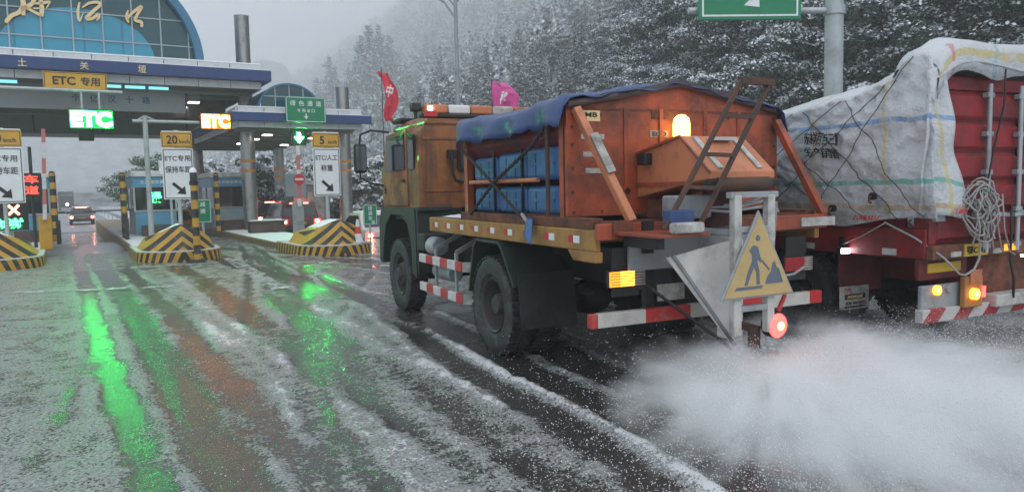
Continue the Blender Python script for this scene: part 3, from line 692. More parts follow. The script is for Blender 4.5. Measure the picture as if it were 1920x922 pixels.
t2 = thing('small_toll_canopy', 'lower toll canopy with blue band and little glass vault', 'canopy', W(0, 0), LANE)
x0, x1, yf = 5.52, 11.05, 29.45
fascia(t2, x0, x1, yf, 4.28, 4.50, 4.82, 5.04, pw=.95)
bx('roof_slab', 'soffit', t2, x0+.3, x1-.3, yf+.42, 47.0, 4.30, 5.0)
bx('end_fascia', 'canopy_white', t2, x0+.24, x0+.30, yf+.42, 47, 4.28, 5.04); bx('end_band', 'canopy_blue', t2, x0, x0+.2, yf+.25, 47, 4.503, 4.817)
bx('band_snow', 'snow', t2, x0+.05, x1-.05, yf+.03, yf+.34, 4.822, 4.85, bev=.01); bx('fascia_snow', 'snow', t2, x0+.3, x1-.3, yf+.34, yf+.8, 5.042, 5.09, bev=.02)
bx('roof_snow', 'snow', t2, x0+.35, x1-.35, yf+.5, 47, 4.98, 5.07, bev=.02)
for i in range(7): bx('soffit_rib', 'beam', t2, x0+.35, x1-.35, 30.8+i*2.2, 30.92+i*2.2, 4.18, 4.31)
pillar(t2, 10.95, 32.8, 6.35); pillar(t2, 10.75, 44.0, 4.3)
for l, m in ((7.3, 31.6), (7.35, 34.2), (7.4, 37.4), (9.6, 33.0), (9.6, 38.0)):
    lp = bx('ceiling_lamp', 'beam', t2, l-.2, l+.2, m-.2, m+.2, 4.14, 4.30); bx('lamp_glass', 'ceiling_lamp', lp, l-.17, l+.17, m-.17, m+.17, 4.10, 4.137)
for l, m in ((4.6, 32.0), (4.4, 34.0), (4.35, 36.5)):
    lp = bx('ceiling_lamp', 'beam', t, l-.22, l+.22, m-.2, m+.2, 5.4, 5.72); bx('lamp_glass', 'ceiling_lamp', lp, l-.19, l+.19, m-.17, m+.17, 5.36, 5.397)
va = link('glass_vault', None, t2); c2, r2 = 7.85, 1.22
archband(r2-.07, r2, 1.02-.07, 1.02, 29.95, 36, 'arch_blue', 'vault', va, c2, 5.03)
for a, b in ((-1.1,-.55),(-.55,0),(0,.55),(.55,1.1)):
    mb = MB(); P = []
    for i in range(5):
        x = a+(b-a)*i/4; h = .96*math.sqrt(max(0, 1-(x/1.16)**2)); P.append([(c2+x,30.0,5.03),(c2+x,30.0,5.03+h*.5),(c2+x,30.0,5.03+h)])
    mb.grid(P).obj('pane', 'pane_dark', va)
for x in (-.55, 0, .55): bx('mullion', 'mullion', va, c2+x-.018, c2+x+.018, 29.97, 29.995, 5.03, 5.03+.96*math.sqrt(1-(x/1.16)**2))
bx('transom', 'mullion', va, c2-1.0, c2+1.0, 29.975, 29.99, 5.50, 5.535)
gs = thing('green_lane_board', 'green board reading green passage mounted on the lower canopy', 'sign', W(8.28, 29.3), LANE)
pl = bx('plate', 'sign_green', gs, -.79, .79, -.06, 0, 4.46, 5.46, bev=.03, seg=3)
fr = MB()
for a in ((-.75,.75,4.49,4.51),(-.75,.75,5.41,5.43),(-.76,-.74,4.51,5.41),(.74,.76,4.51,5.41)): fr.box(a[0],a[1],-.066,-.0605,a[2],a[3])
fr.obj('border', 'sign_white', pl)
for k, ch in enumerate('绿色通道'): lettering(ch, pl, 'sign_white', -.5+k*.335, 5.20, .215, .21, -.064)
for k, ch in enumerate('专用道口'): lettering(ch, pl, 'sign_white', -.28+k*.19, 4.92, .13, .13, -.064)
MB().box(-.025,.025,-.067,-.0605,4.66,4.80).prism([(-.10,4.72),(0,4.58),(.10,4.72),(.05,4.70),(-.05,4.70)], 'y', -.067, -.0605).obj('arrow', 'sign_white', pl)
MB().box(-.5,-.42,0,.2,4.5,5.3).box(.42,.5,0,.2,4.5,5.3).obj('bracket', 'galv', gs)
la = thing('lane_arrow_light', 'lit green down arrow under the lower canopy', 'traffic light', W(8.2, 30.2), LANE)
bx('housing', 'black', la, -.28, .28, -.1, .1, 3.62, 4.24, bev=.02)
MB().box(-.06,.06,-.115,-.104,3.92,4.12).prism([(-.19,3.96),(0,3.72),(.19,3.96),(.08,3.94),(-.08,3.94)], 'y', -.116, -.104).obj('arrow', 'led_arrow', la)
MB().box(-.03,.03,-.03,.03,4.24,4.32).obj('hanger', 'black', la)

# ---- LED signs on swan poles
def led_pole(l, m, h, arm_to, led_x, led_z, mat, label, w=1.05, hh=.46):
    t = thing('lane_sign_pole', label, 'sign pole', W(l, m, .2), LANE)
    MB().cyl((0,0,-.2),(0,0,h), .085, .07, 16).obj('post', 'galv', t, smooth=True)
    MB().cyl((-.35,0,h-.12),(arm_to,0,h-.12), .05, .045, 12).obj('arm', 'galv', t, smooth=True)
    MB().bar((-.25,0,h-.12),(0,0,h+.05), .03, .05).bar((.35,0,h-.12),(0,0,h+.05), .03, .05).obj('stay', 'galv', t)
    if led_x is not None:
        pn = bx('led_panel', 'black', t, led_x-w/2-.06, led_x+w/2+.06, -.12, .06, led_z-hh/2-.06, led_z+hh/2+.06, bev=.01)
        bx('halo_face', 'led_halo_green' if 'green' in mat else 'led_halo_orange', pn, led_x-w/2-.03, led_x+w/2+.03, -.1235, -.1205, led_z-hh/2-.03, led_z+hh/2+.03)  # glowing sheet added behind the letters as their halo
        lettering('ETC', pn, mat, led_x, led_z, w, hh, -.13, .065, .01, 'led_letters')
        MB().box(led_x-.25,led_x-.2,-.03,.03,led_z+hh/2,h-.1).box(led_x+.2,led_x+.25,-.03,.03,led_z+hh/2,h-.1).obj('hanger', 'galv', t)
    return t
led_pole(-1.75, 25.2, 4.75, 3.4, 2.55, 3.80, 'led_green', 'grey pole with arm holding the lit green ETC display')
led_pole(2.25, 25.6, 3.95, 2.0, 2.05, 3.87, 'led_orange', 'grey pole with arm holding the lit orange ETC display', w=.84, hh=.42)
t = thing('camera_box', 'small dark camera box hanging under the canopy in the open lane', 'camera', W(.85, 33.5), LANE)
bx('housing', 'black', t, -.26, .26, -.2, .2, 3.92, 4.34, bev=.02); MB().cyl((0,0,4.34),(0,0,5.74), .03, n=8).obj('rod', 'black', t)
t = thing('camera_box', 'small dark camera box hanging above the 20 km/h sign', 'camera', W(4.5, 33.5), LANE)
bx('housing', 'black', t, -.24, .24, -.2, .2, 3.80, 4.16, bev=.02); MB().cyl((0,0,4.16),(0,0,5.74), .03, n=8).obj('rod', 'black', t)

# ---- booths
def booth(l, m, label, led=False, poster=False):
    t = thing('toll_booth', label, 'toll booth', W(l, m, .2), LANE, 'toll booths on the islands')
    w, d, h = .72, 1.5, 2.25
    bx('body', 'grey_paint', t, -w, w, 0, 2*d, 0, .95, bev=.02)
    bx('roof', 'white_paint', t, -w-.1, w+.1, -.12, 2*d+.12, h, h+.16, bev=.03); bx('roof_snow', 'snow', t, -w-.05, w+.05, -.05, 2*d, h+.155, h+.22, bev=.03)
    bx('header', 'booth_blue', t, -w-.02, w+.02, -.02, 2*d+.02, 1.85, h-.003)
    for x in (-w, w):
        for y in (0, d, 2*d): bx('post', 'galv', t, x-.035, x+.035, y-.035, y+.035, .95, 1.85)
    fw_ = bx('front_window', 'glass_dark', t, -w+.035, w-.035, .0, .03, .98, 1.84)
    for x in (-w, w):
        for y in (0, d): bx('side_window', 'glass_dark', t, x-.012, x+.012, y+.04, y+d-.04, .98, 1.84)
    bx('sill', 'galv', t, -w-.04, w+.04, -.05, .0, .93, .99)
    bx('front_panel', 'booth_poster' if poster else 'booth_blue', t, -w+.02, w-.02, -.015, -.001, .12, .90)
    lettering('土关垭收费站', t, 'sign_white', 0, 2.05, 1.0, .14, -.024)
    if led:
        sc = bx('screen', 'black', t, -.34, .34, -.05, -.005, 1.14, 1.76)
        lettering('绿', sc, 'led_green_soft', 0, 1.45, .46, .46, -.055, .03, .006, 'led_letters')
    bx('planter', 'brown_box', t, -.55, .55, -.75, -.2, 0, .42, bev=.02)
    return t
booth(2.95, 31.3, 'blue and white toll booth with lit green character in its window', led=True)
booth(6.10, 33.6, 'blue and white toll booth next to the banded steel pillar', poster=True)
booth(-1.2, 31.0, 'toll booth behind the red signals, mostly covered by signs')
def guard_post(l, m, h, label):
    t = thing('guard_post', label, 'post', W(l, m, .2), LANE, 'striped guard posts round the booths')
    MB().cyl((0,0,0),(0,0,h), .1, n=16).obj('pipe', 'post_stripe', t, smooth=True); MB().lathe([(h,.1),(h+.05,.07),(h+.07,0)], (0,0,0), 'z', 12).obj('cap', 'blackpaint', t, smooth='all'); MB().box(-.16,.16,-.16,.16,0,.02).obj('foot', 'blackpaint', t)
guard_post(1.85, 31.0, 2.35, 'striped guard post at the lane corner of the booth with green character'); guard_post(2.0, 33.8, 2.35, 'striped guard post behind the booth with green character')
guard_post(5.35, 32.4, 2.35, 'striped guard post in front of the booth by the pillar'); guard_post(-.35, 30.8, 2.4, 'striped guard post beside the red signal booth')
def guard_panel(l, m, label):
    t = thing('guard_barrier', label, 'barrier', W(l, m, .2), LANE, 'low striped guard barriers along the booths')
    for i in range(3): bx('board', 'panel_stripe', t, -.04, .04, i*.62, i*.62+.56, .1, .72, bev=.01)
    for y in (0, .6, 1.2, 1.8): bx('upright', 'blackpaint', t, -.06, .06, y-.03, y+.03, 0, .74)
guard_panel(1.80, 29.2, 'low black and yellow guard barrier along the open lane'); guard_panel(-.25, 28.6, 'low black and yellow guard barrier beside the red signals')

# ---- barriers
t = thing('boom_barrier', 'pale boom barrier lowered across the open lane', 'barrier', W(-1.35, 34.6, .2), LANE)
bx('cabinet', 'yellow', t, -.18, .18, -.15, .15, 0, 1.05, bev=.03); MB().cyl((.0,-.2,.92),(4.1,-.2,.98), .05, .04, 10).obj('boom', 'boom_stripe', t, smooth=True); MB().cyl((0,-.26,.92),(0,.0,.92), .1, n=14).obj('pivot', 'black', t)
t = thing('raised_boom', 'raised white boom beside the red signals', 'barrier', W(-.55, 26.0, .2), LANE)
bx('cabinet', 'yellow', t, -.17, .17, -.15, .15, 0, 1.0, bev=.03); MB().bar((0,-.2,.85),(.12,-.2,3.55), .05, .10, (1,0,0)).obj('boom', 'boom_up_stripe', t)
t = thing('raised_boom', 'raised white boom with a round red disc near the 5 km/h sign', 'barrier', W(6.3, 23.6, .2), LANE)
bx('cabinet', 'grey_paint', t, -.15, .15, -.15, .15, 0, 1.25, bev=.02); MB().bar((0,-.2,1.1),(.02,-.2,3.0), .05, .11, (1,0,0)).obj('boom', 'boom_up_stripe', t)
MB().cyl((0.01,-.26,1.95),(0.01,-.235,1.95), .17, n=24).obj('disc', 'red_paint', t); bx('disc_bar', 'white_paint', t, -.12, .14, -.265, -.261, 1.92, 1.98)
# ---- signals by the first lane
t = thing('red_message_sign', 'upright red LED message sign on a dark pole', 'led sign', W(-.85, 27.0, .2), LANE)
MB().cyl((0,.1,0),(0,.1,3.1), .05, n=10).obj('pole', 'blackpaint', t); pn = bx('housing', 'black', t, -.26, .26, -.08, .08, 1.60, 2.30, bev=.02)
lettering('车', pn, 'led_red', -.0, 2.11, .36, .26, -.085, .02, .006, 'led_letters'); lettering('道', pn, 'led_red', -.0, 1.78, .36, .26, -.085, .02, .006, 'led_letters')
t = thing('lane_signal', 'lit red X above green characters under the speed sign', 'traffic light', W(-1.35, 24.2, .2), LANE)
MB().box(-.1,.1,.02,.12,0,1.2).obj('pole', 'galv', t); pn = bx('housing', 'black', t, -.46, .46, -.06, .08, .68, 1.42, bev=.02)
mb = MB(); mb.bar((.02,-.07,1.10),(.26,-.07,1.36), .01, .06, (0,0,1)).bar((.26,-.07,1.10),(.02,-.07,1.36), .01, .06, (0,0,1)); mb.obj('red_cross', 'led_x', pn)
lettering('谢谢', pn, 'led_green_soft', -.02, .87, .72, .28, -.07, .03, .006, 'led_letters')
t = thing('fee_display', 'white fee display box on a pole over the booth', 'display', W(3.35, 29.9, .2), LANE)
MB().cyl((0,.05,0),(0,.05,2.3), .05, n=10).obj('pole', 'galv', t); bx('box', 'sign_white', t, -.36, .36, -.1, .1, 2.28, 2.8, bev=.03); lettering('50', t, 'grey_paint', 0, 2.53, .36, .2, -.103)
t = thing('planter_box', 'snow-topped brown planter at the foot of the banded pillar', 'planter', W(6.55, 29.6, .2), LANE)
bx('box', 'brown_box', t, -.55, .75, -.3, .3, 0, .42, bev=.02); bx('rim', 'brown_box', t, -.6, .8, -.35, .35, .42, .48, bev=.01); snow_cap(t, -.55, .75, -.3, .3, .48, .05, 8, 6, 3)
t = thing('weigh_cabin', 'plain grey roadside cabin behind the 5 km/h sign', 'cabin', W(9.9, 34.6, 0), LANE)
bx('wall', 'grey_paint', t, -.85, .85, 0, 1.6, -.5, 2.1, bev=.02); bx('roof', 'white_paint', t, -.95, .95, -.1, 1.7, 2.1, 2.2, bev=.02); bx('door', 'dirty_white', t, -.2, .55, -.03, -.002, -.3, 1.75, bev=.01); bx('notice_board', 'booth_poster', t, -1.25, -.3, -.2, -.14, 1.55, 2.6)

# ================================================================== SALT TRUCK (local: x to its right from the left flank, y forward from the rear axle, z up)
TR_O, TR_R = (-.191, 7.604, 0), R(25.5)
tk = thing('salt_truck', 'orange salt spreader truck with blue tanks and roadworks board', 'truck', TR_O, TR_R)
TW = 2.46
def tyre_mesh(r, w, n=44):
    """carcass lathe plus two rows of tread lugs"""
    mb = MB(); h = w/2
    mb.lathe([(-h*.72, r*.56), (-h*.94, r*.62), (-h, r*.78), (-h*.97, r*.90), (-h*.80, r*.965), (-h*.3, r*.972), (h*.3, r*.972), (h*.80, r*.965), (h*.97, r*.90), (h, r*.78), (h*.94, r*.62), (h*.72, r*.56), (-h*.72, r*.56)], (0,0,0), 'x', n)
    for i in range(n):
        for sgn, off in ((-1, 0), (1, .5)):
            a = 2*math.pi*(i+off)/n; da = math.pi/n*.62; x0, x1 = (sgn*h*.10, sgn*h*.96)
            vs = []
            for rr, sh in ((r*.955, 1), (r*1.0, .85)):
                for x, k in ((x0, 0), (x1, .35)):
                    for s_ in (-1, 1):
                        aa = a+s_*da*sh+k*da*2; rx = rr if k == 0 else rr*.985
                        vs.append((x, rx*math.cos(aa), rx*math.sin(aa)))
            mb.add(vs, [(0,1,3,2),(4,6,7,5),(0,4,5,1),(2,3,7,6),(0,2,6,4),(1,5,7,3)])
    return mb
tyre_me = tyre_mesh(.53, .27).mesh('tyre', 'rubber'); tyre_me.polygons.foreach_set('use_smooth', [True]*len(tyre_me.polygons)); tyre_me.set_sharp_from_angle(angle=R(35))
def rim_mb(side, front):
    s = side; mb = MB(); r = .30
    if front: prof = [(-.09*s, r), (-.12*s, r*.97), (-.10*s, r*.86), (-.02*s, r*.80), (-.05*s, r*.62), (-.115*s, r*.52), (-.12*s, r*.36), (-.15*s, r*.33), (-.17*s, r*.28), (-.17*s, 0.0)]
    else: prof = [(-.09*s, r), (-.12*s, r*.97), (-.10*s, r*.88), (.05*s, r*.80), (.09*s, r*.70), (.06*s, r*.52), (.05*s, r*.40), (-.06*s, r*.36), (-.085*s, r*.30), (-.085*s, 0.0)]
    mb.lathe(prof, (0,0,0), 'x', 32)
    for i in range(8):
        a = 2*math.pi*i/8; x = (-.115 if front else .055)*s; rr = r*.45; mb.cyl((x, rr*math.cos(a), rr*math.sin(a)), (x-.035*s, rr*math.cos(a), rr*math.sin(a)), .014, n=6)
    return mb
def wheel(parent, x, y, side, front, z=.525):
    w = link('wheel', None, parent); w.location = (x, y, z)
    link('tyre', tyre_me, w); rim_mb(side, front).obj('rim', 'rim', w, smooth=True)
    return w
wheel(tk, .16, 3.45, 1, True); wheel(tk, TW-.16, 3.45, -1, True)
for x, s in ((.14, 1), (.47, -1), (TW-.47, 1), (TW-.14, -1)): wheel(tk, x, .12, s, False)
ch = MB()
for x in (.80, TW-.88): ch.box(x, x+.08, -1.9, 4.15, .80, 1.05)
for y in (-1.8, -.9, .6, 1.6, 2.6, 4.0): ch.box(.88, TW-.88, y-.05, y+.05, .84, 1.02)
ch.obj('chassis_frame', 'chassis', tk, bev=.008)
MB().cyl((.3,.12,.525),(TW-.3,.12,.525), .085, n=14).obj('rear_axle', 'chassis', tk, smooth=True)
MB().lathe([(-.2,.06),(-.16,.17),(0,.21),(.16,.17),(.2,.06)], (TW/2,.12,.525), 'x', 20).obj('differential', 'chassis', tk, smooth=True)
MB().cyl((.3,3.45,.5),(TW-.3,3.45,.5), .07, n=12).obj('front_axle', 'chassis', tk, smooth=True)
for x in (.78, TW-.78):
    for i in range(4): bx('leaf_spring', 'chassis', tk, x-.04, x+.04, -.62+.09*i, .86-.09*i, .66+.03*i-.004, .688+.03*i)
bx('under_tray', 'chassis', tk, .55, TW-.55, -1.75, 1.9, 1.055, 1.19)
MB().cyl((.62,1.3,.82),(.62,2.1,.82), .2, n=20).obj('fuel_tank', 'chassis', tk, smooth=True, bev=.02)
MB().cyl((.12,1.92,1.02),(.12,2.2,1.02), .12, n=20).obj('air_tank', 'galv', tk, smooth=True, bev=.02)
MB().cyl((.25,1.75,.68),(.25,2.35,.68), .11, n=18).obj('air_cylinder', 'galv', tk, smooth=True, bev=.02)
bb = bx('battery_box', 'dark_green', tk, .0, .36, 2.22, 2.5, .95, 1.17, bev=.015)
for i in range(5): bx('rib', 'dark_green', bb, .02+.07*i, .05+.07*i, 2.205, 2.2185, .97, 1.15)
# side guard
for z, y0 in ((.86, .0), (.49, .0)):
    g = bx('side_guard', 'guard_stripe', tk, -.03, .02, .86, 2.36, z-.055, z+.055, bev=.01)
    MB().bar((-.005,.86,z),(.16,.76,z), .11, .05, (1,0,0)).obj('guard_end', 'dirty_white', g)
for y in (1.15, 1.85):
    MB().bar((.03,y,.46),(.03,y,1.0), .03, .05).obj('guard_hanger', 'grey_paint', tk); MB().bar((.03,y,1.0),(.5,y+.02,1.24), .035, .05).obj('guard_brace', 'grey_paint', tk)
# rear wheel guards
for sx in (0, 1):
    def mx(x): return x if sx == 0 else TW-x
    path = [(.66,.62),(.50,1.13),(.42,1.20),(-.14,1.20),(-.22,1.14),(-.50,.78)]; mb = MB(); P = [[(mx(-.02),y,z),(mx(.62),y,z)] for y, z in path]; mb.grid(P); o = mb.obj('wheel_arch', 'dark_green', tk, thick=.03)
    MB().grid([[(mx(0),-.62,.38),(mx(.62),-.62,.38)],[(mx(0),-.56,.92),(mx(.62),-.56,.92)]]).obj('mud_flap', 'chassis', tk, thick=.012)
# deck
rail = bx('side_rail', 'yellow_rail', tk, 0, .06, -1.96, 1.98, 1.225, 1.40, bev=.012)
MB().prism([(-1.96,1.135),(-1.62,1.135),(-1.52,1.226),(-1.96,1.226)], 'x', 0, .08).obj('rail_corner', 'yellow_rail', tk, bev=.012)
bx('side_rail', 'yellow_rail', tk, TW-.06, TW, -1.96, 1.98, 1.225, 1.40, bev=.012)
for i in range(9):
    y = -1.70+i*.425
    bx('reflector_red', 'red_paint', rail, -.004, -.0005, y+.07, y+.15, 1.285, 1.345); bx('reflector_white', 'sign_white', rail, -.004, -.0005, y-.03, y+.067, 1.285, 1.345)
bx('deck', 'rust_dark', tk, .06, TW-.06, -1.95, 1.97, 1.30, 1.40)
bx('sub_frame', 'rust', tk, .02, .12, -1.9, .95, 1.402, 1.49, bev=.006); bx('sub_frame', 'rust', tk, TW-.12, TW-.02, -1.9, .95, 1.402, 1.49, bev=.006)
bx('rear_beam', 'orange', tk, .0, TW+.02, -2.03, -1.965, 1.32, 1.45, bev=.008)
bx('rear_skirt', 'grey_paint', tk, .30, 1.75, -2.01, -1.97, 1.06, 1.315, bev=.006)
bx('beam_end', 'dirty_white', tk, TW-.32, TW+.10, -2.05, -2.033, 1.345, 1.425)
bx('beam_clamp', 'black', tk, .40, .50, -2.06, -2.031, 1.20, 1.46); bx('beam_plate', 'rust', tk, .12, .30, -2.06, -2.031, 1.37, 1.47)
bx('cross_tube', 'rust', tk, .0, TW, -1.9, -1.75, 1.402, 1.46)
# cab
cab = link('cab', None, tk)
def cab_section(y, inset, ztop, zbot=1.5, x0=.07):
    a, b = x0, TW-x0
    return [(a,y,zbot),(a-.01,y,zbot+.55),(a+inset*.7,y,ztop-.18),(a+inset+.10,y,ztop),(b-inset-.10,y,ztop),(b-inset*.7,y,ztop-.18),(b+.01,y,zbot+.55),(b,y,zbot)]
rows = [cab_section(2.55,.05,2.70), cab_section(3.0,.05,2.74), cab_section(3.6,.06,2.74), cab_section(3.95,.08,2.68), cab_section(4.16,.06,2.25), cab_section(4.30,.02,2.0), cab_section(4.32,.02,1.5)]
mb = MB().grid(rows); n8 = len(rows[0]); mb.add(rows[0], [tuple(range(n8))]); mb.add(rows[-1], [tuple(range(n8-1,-1,-1))]); mb.add([rows[0][0],rows[0][-1],rows[-1][-1],rows[-1][0]], [(0,1,2,3)])
mb.obj('shell', 'orange_cab', cab, smooth=True, bev=.015)
bx('roof_edge', 'orange_cab', cab, .16, TW-.16, 2.53, 4.0, 2.62, 2.66, bev=.01)
dr = MB().prism([(3.0,1.52),(4.1,1.52),(4.2,2.05),(3.98,2.56),(3.0,2.60)], 'x', .045, .07).obj('door', 'orange_cab', cab, bev=.012)
MB().prism([(3.07,2.03),(4.05,2.03),(3.9,2.50),(3.07,2.53)], 'x', .030, .043).obj('window', 'glass_dark', dr)
bx('handle', 'black', dr, .02, .044, 3.1, 3.25, 1.86, 1.9, bev=.006); bx('hinge', 'black', dr, .03, .044, 4.05, 4.1, 1.7, 1.78)
MB().prism([(2.68,2.03),(2.92,2.03),(2.92,2.52),(2.68,2.50)], 'x', .040, .066).obj('quarter_window', 'glass_dark', cab)
rw_ = MB().prism([(.62,2.02),(.64,1.99),(1.18,1.99),(1.2,2.02),(1.2,2.38),(1.18,2.41),(.64,2.41),(.62,2.38)], 'y', 2.525, 2.549).obj('rear_window', 'black', cab)
bx('glass', 'mirror_glass', rw_, .66, 1.16, 2.518, 2.5245, 2.03, 2.37)
MB().tube([(.52,2.54,2.22),(.52,2.46,2.2),(.52,2.45,1.95),(.56,2.45,1.86),(.66,2.46,1.84),(.66,2.54,1.84)], .022, 8).obj('grab_handle', 'black', cab, smooth=True)
bx('air_box', 'black', cab, .47, .58, 2.46, 2.548, 2.16, 2.28, bev=.01)
for z in (1.72, 2.42): bx('seam', 'orange_cab', cab, .14, TW-.14, 2.535, 2.549, z, z+.03)
MB().prism([(.82,1.52),(1.02,1.52),(.98,2.62),(.86,2.6)], 'y', 2.15, 2.50).obj('intake_duct', 'grey_paint', tk, bev=.02)
bx('crane_box', 'orange_cab', tk, 1.0, TW-.25, 2.02, 2.48, 1.42, 2.60, bev=.03)
for z in (1.6, 2.1, 2.5): bx('box_seam', 'rust', tk, 1.0, TW-.25, 2.013, 2.0195, z, z+.02)
bx('cab_floor', 'dark_green', tk, .10, TW-.10, 2.6, 4.28, 1.32, 1.50, bev=.02)
for s in (0, 1):
    def mx(x): return x if s == 0 else TW-x
    arch = [(2.72,.62),(2.76,1.0),(2.92,1.28),(3.2,1.40),(3.7,1.40),(3.98,1.24),(4.12,.95),(4.2,.72)]; outer = [(2.55,.56),(2.56,1.2),(2.6,1.5),(3.2,1.5),(3.7,1.5),(4.2,1.5),(4.34,1.2),(4.36,.70)]
    mb = MB(); x0, x1 = mx(.0), mx(.06)
    for i in range(7):
        q = [arch[i], arch[i+1], outer[i+1], outer[i]]; mb.add([(x0,a,b) for a, b in q]+[(x1,a,b) for a, b in q], [(0,1,2,3),(7,6,5,4),(0,4,5,1),(2,6,7,3)])
    mb.obj('fender', 'dark_green', tk, smooth=True)
    mb = MB(); mb.grid([[(mx(.01),y,z),(mx(.60),y,z)] for y, z in arch]); mb.obj('fender_lining', 'dark_green', tk, thick=.015)
    bx('fender_back', 'dark_green', tk, min(mx(.01),mx(.66)), max(mx(.01),mx(.66)), 2.50, 2.545, .62, 1.5, bev=.01)
    bx('step', 'dark_green', tk, min(mx(.02),mx(.5)), max(mx(.02),mx(.5)), 2.45, 2.62, 1.46, 1.52, bev=.01)
bx('bumper', 'dark_green', tk, .04, TW-.04, 4.36, 4.52, .62, .98, bev=.03)
bx('front_light', 'headlamp', tk, .2, .4, 4.521, 4.53, .72, .86)
mr = link('wing_mirror', None, tk)
MB().tube([(.10,4.0,2.62),(-.12,4.22,2.66),(-.26,4.30,2.60),(-.28,4.30,2.45),(-.28,4.30,1.95),(-.12,4.25,1.86),(.06,4.22,1.82)], .017, 7).obj('bracket', 'black', mr, smooth=True)
mo = MB().box(-.37,-.17,4.27,4.36,2.02,2.46).obj('housing', 'black', mr, bev=.04, seg=3); bx('glass', 'mirror_glass', mo, -.345, -.195, 4.263, 4.269, 2.06, 2.42)
lb = link('light_bar', None, tk)
bx('base', 'black', lb, .35, TW-.35, 3.05, 3.35, 2.76, 2.82, bev=.02)
for i in range(5):
    x = .38+i*.345; bx('lens', ['orange_light','white_paint','orange_light','dirty_white','orange_light'][i], lb, x, x+.335, 3.07, 3.33, 2.82, 2.95, bev=.03, seg=3)
bx('red_lamp', 'red_paint', lb, .34, .52, 3.0, 3.045, 2.77, 2.85); bx('white_lamp', 'ceiling_lamp', lb, .40, .45, 2.99, 3.04, 2.855, 2.915)
MB().box(.12,.42,3.5,3.9,2.73,2.79).obj('roof_visor', 'black', tk, bev=.02); bx('roof_camera', 'black', tk, .22, .36, 3.2, 3.34, 2.86, 2.98, bev=.02); bx('camera_bracket', 'black', tk, .27, .31, 3.25, 3.29, 2.72, 2.86)
# hopper: gabled end wall, sloped sides, ribs
HY0, HY1, HX0, HX1, HC = -1.45, .80, .03, TW-.06, 1.19
hp = link('hopper', None, tk)
MB().prism([(HX0,1.49),(HX1,1.49),(HX1,2.44),(HC,2.66),(HX0,2.44)], 'y', HY0-.04, HY0).obj('rear_wall', 'orange', hp, bev=.008)
MB().prism([(HX0,1.49),(HX1,1.49),(HX1,2.44),(HC,2.66),(HX0,2.44)], 'y', HY1, HY1+.04).obj('front_wall', 'orange', hp, bev=.008)
for s in (0, 1):
    def mx(x): return x if s == 0 else HX0+HX1-x
    MB().prism([(mx(HX0+.03),2.43),(mx(HX0+.03),2.18),(mx(.62),1.5),(mx(.66),1.52),(mx(HX0+.09),2.2),(mx(HX0+.09),2.43)], 'y', HY0+.001, HY1-.001).obj('side_wall', 'red_dark', hp)
    for y in (HY0+.06, HY1-.03): bx('corner_post', 'orange', hp, min(mx(HX0),mx(HX0+.07)), max(mx(HX0),mx(HX0+.07)), y-.035, y+.035, 1.49, 2.44)
for x in (.62, 1.0, 1.5, 1.9): bx('stiffener', 'orange', hp, x-.02, x+.02, HY0-.055, HY0-.041, 1.52, 2.42)
bx('cross_seam', 'rust', hp, HX0, HX1, HY0-.047, HY0-.0405, 2.40, 2.415)
for i, z in enumerate((2.17, 2.02, 1.88)): bx('marking_strip', 'dirty_white', hp, .17+.02*i, .40-.01*i, HY0-.0465, HY0-.041, z-.022, z+.022)
pl = bx('maker_plate', 'gold', hp, .18, .36, HY0-.0465, HY0-.041, 2.30, 2.39); lettering('MB', pl, 'sign_black', .27, 2.355, .12, .04, HY0-.05)
pl = bx('faded_plate', 'rust', hp, .90, 1.16, HY0-.0465, HY0-.041, 2.33, 2.40)
pl = bx('name_plate', 'grey_paint', hp, .88, 1.08, HY0-.0465, HY0-.041, 2.17, 2.23); lettering('ECO', pl, 'sign_black', .98, 2.20, .15, .04, HY0-.05)
MB().cyl((.63,HY0-.06,1.70),(.63,HY0-.03,1.70), .028, n=14).obj('bolt_hole', 'black', hp)
bolt_me = MB().cyl((0,0,0),(0,-.012,0), .013, n=8).mesh('bolt', 'rust_dark')
for i in range(9):
    for z in (1.53, 2.36): b_ = link('bolt', bolt_me, hp); b_.location = (HX0+.06+i*(HX1-HX0-.12)/8, HY0-.041, z)
for z in (1.7, 1.9, 2.1, 2.25):
    for x in (HX0+.05, HX1-.05): b_ = link('bolt', bolt_me, hp); b_.location = (x, HY0-.041, z)
snow_cap(tk, .10, 1.9, -1.96, -1.52, 1.402, .03, 24, 8, 2.5, 'deck_snow'); snow_cap(tk, .14, .6, .85, 1.95, 1.40, .03, 8, 16, 6.5, 'deck_snow')
# conveyor and hood
cv = link('conveyor', None, tk)
MB().prism([(-1.49,1.64),(-1.49,2.03),(-2.1,2.14),(-2.46,1.84),(-2.46,1.78),(-2.3,1.77)], 'x', .74, 1.40).obj('housing', 'orange_light', cv, bev=.012)
MB().prism([(-1.495,2.035),(-2.1,2.146),(-2.465,1.845),(-2.465,1.825),(-2.1,2.126),(-1.495,2.015)], 'x', .72, .738).obj('flange', 'orange', cv)
for x in (.86, 1.26): MB().bar((x,-2.13,2.128),(x,-2.44,1.868), .05, .012, (0,0,1)).obj('wear_strip', 'dirty_white', cv)
bx('side_rib', 'orange', cv, .715, .739, -2.2, -1.5, 1.74, 1.77); bx('motor_box', 'black', cv, .66, .737, -1.72, -1.60, 1.92, 2.02, bev=.01)
bx('snow_patch', 'snow_dirty', cv, .98, 1.2, -2.2, -2.12, 2.10, 2.125)
MB().cyl((.80,-2.44,1.74),(1.34,-2.44,1.74), .06, n=14).obj('roller', 'rust_dark', cv, smooth=True)
bx('rear_lip', 'black', cv, .72, 1.44, -2.48, -2.40, 1.72, 1.775, bev=.01)
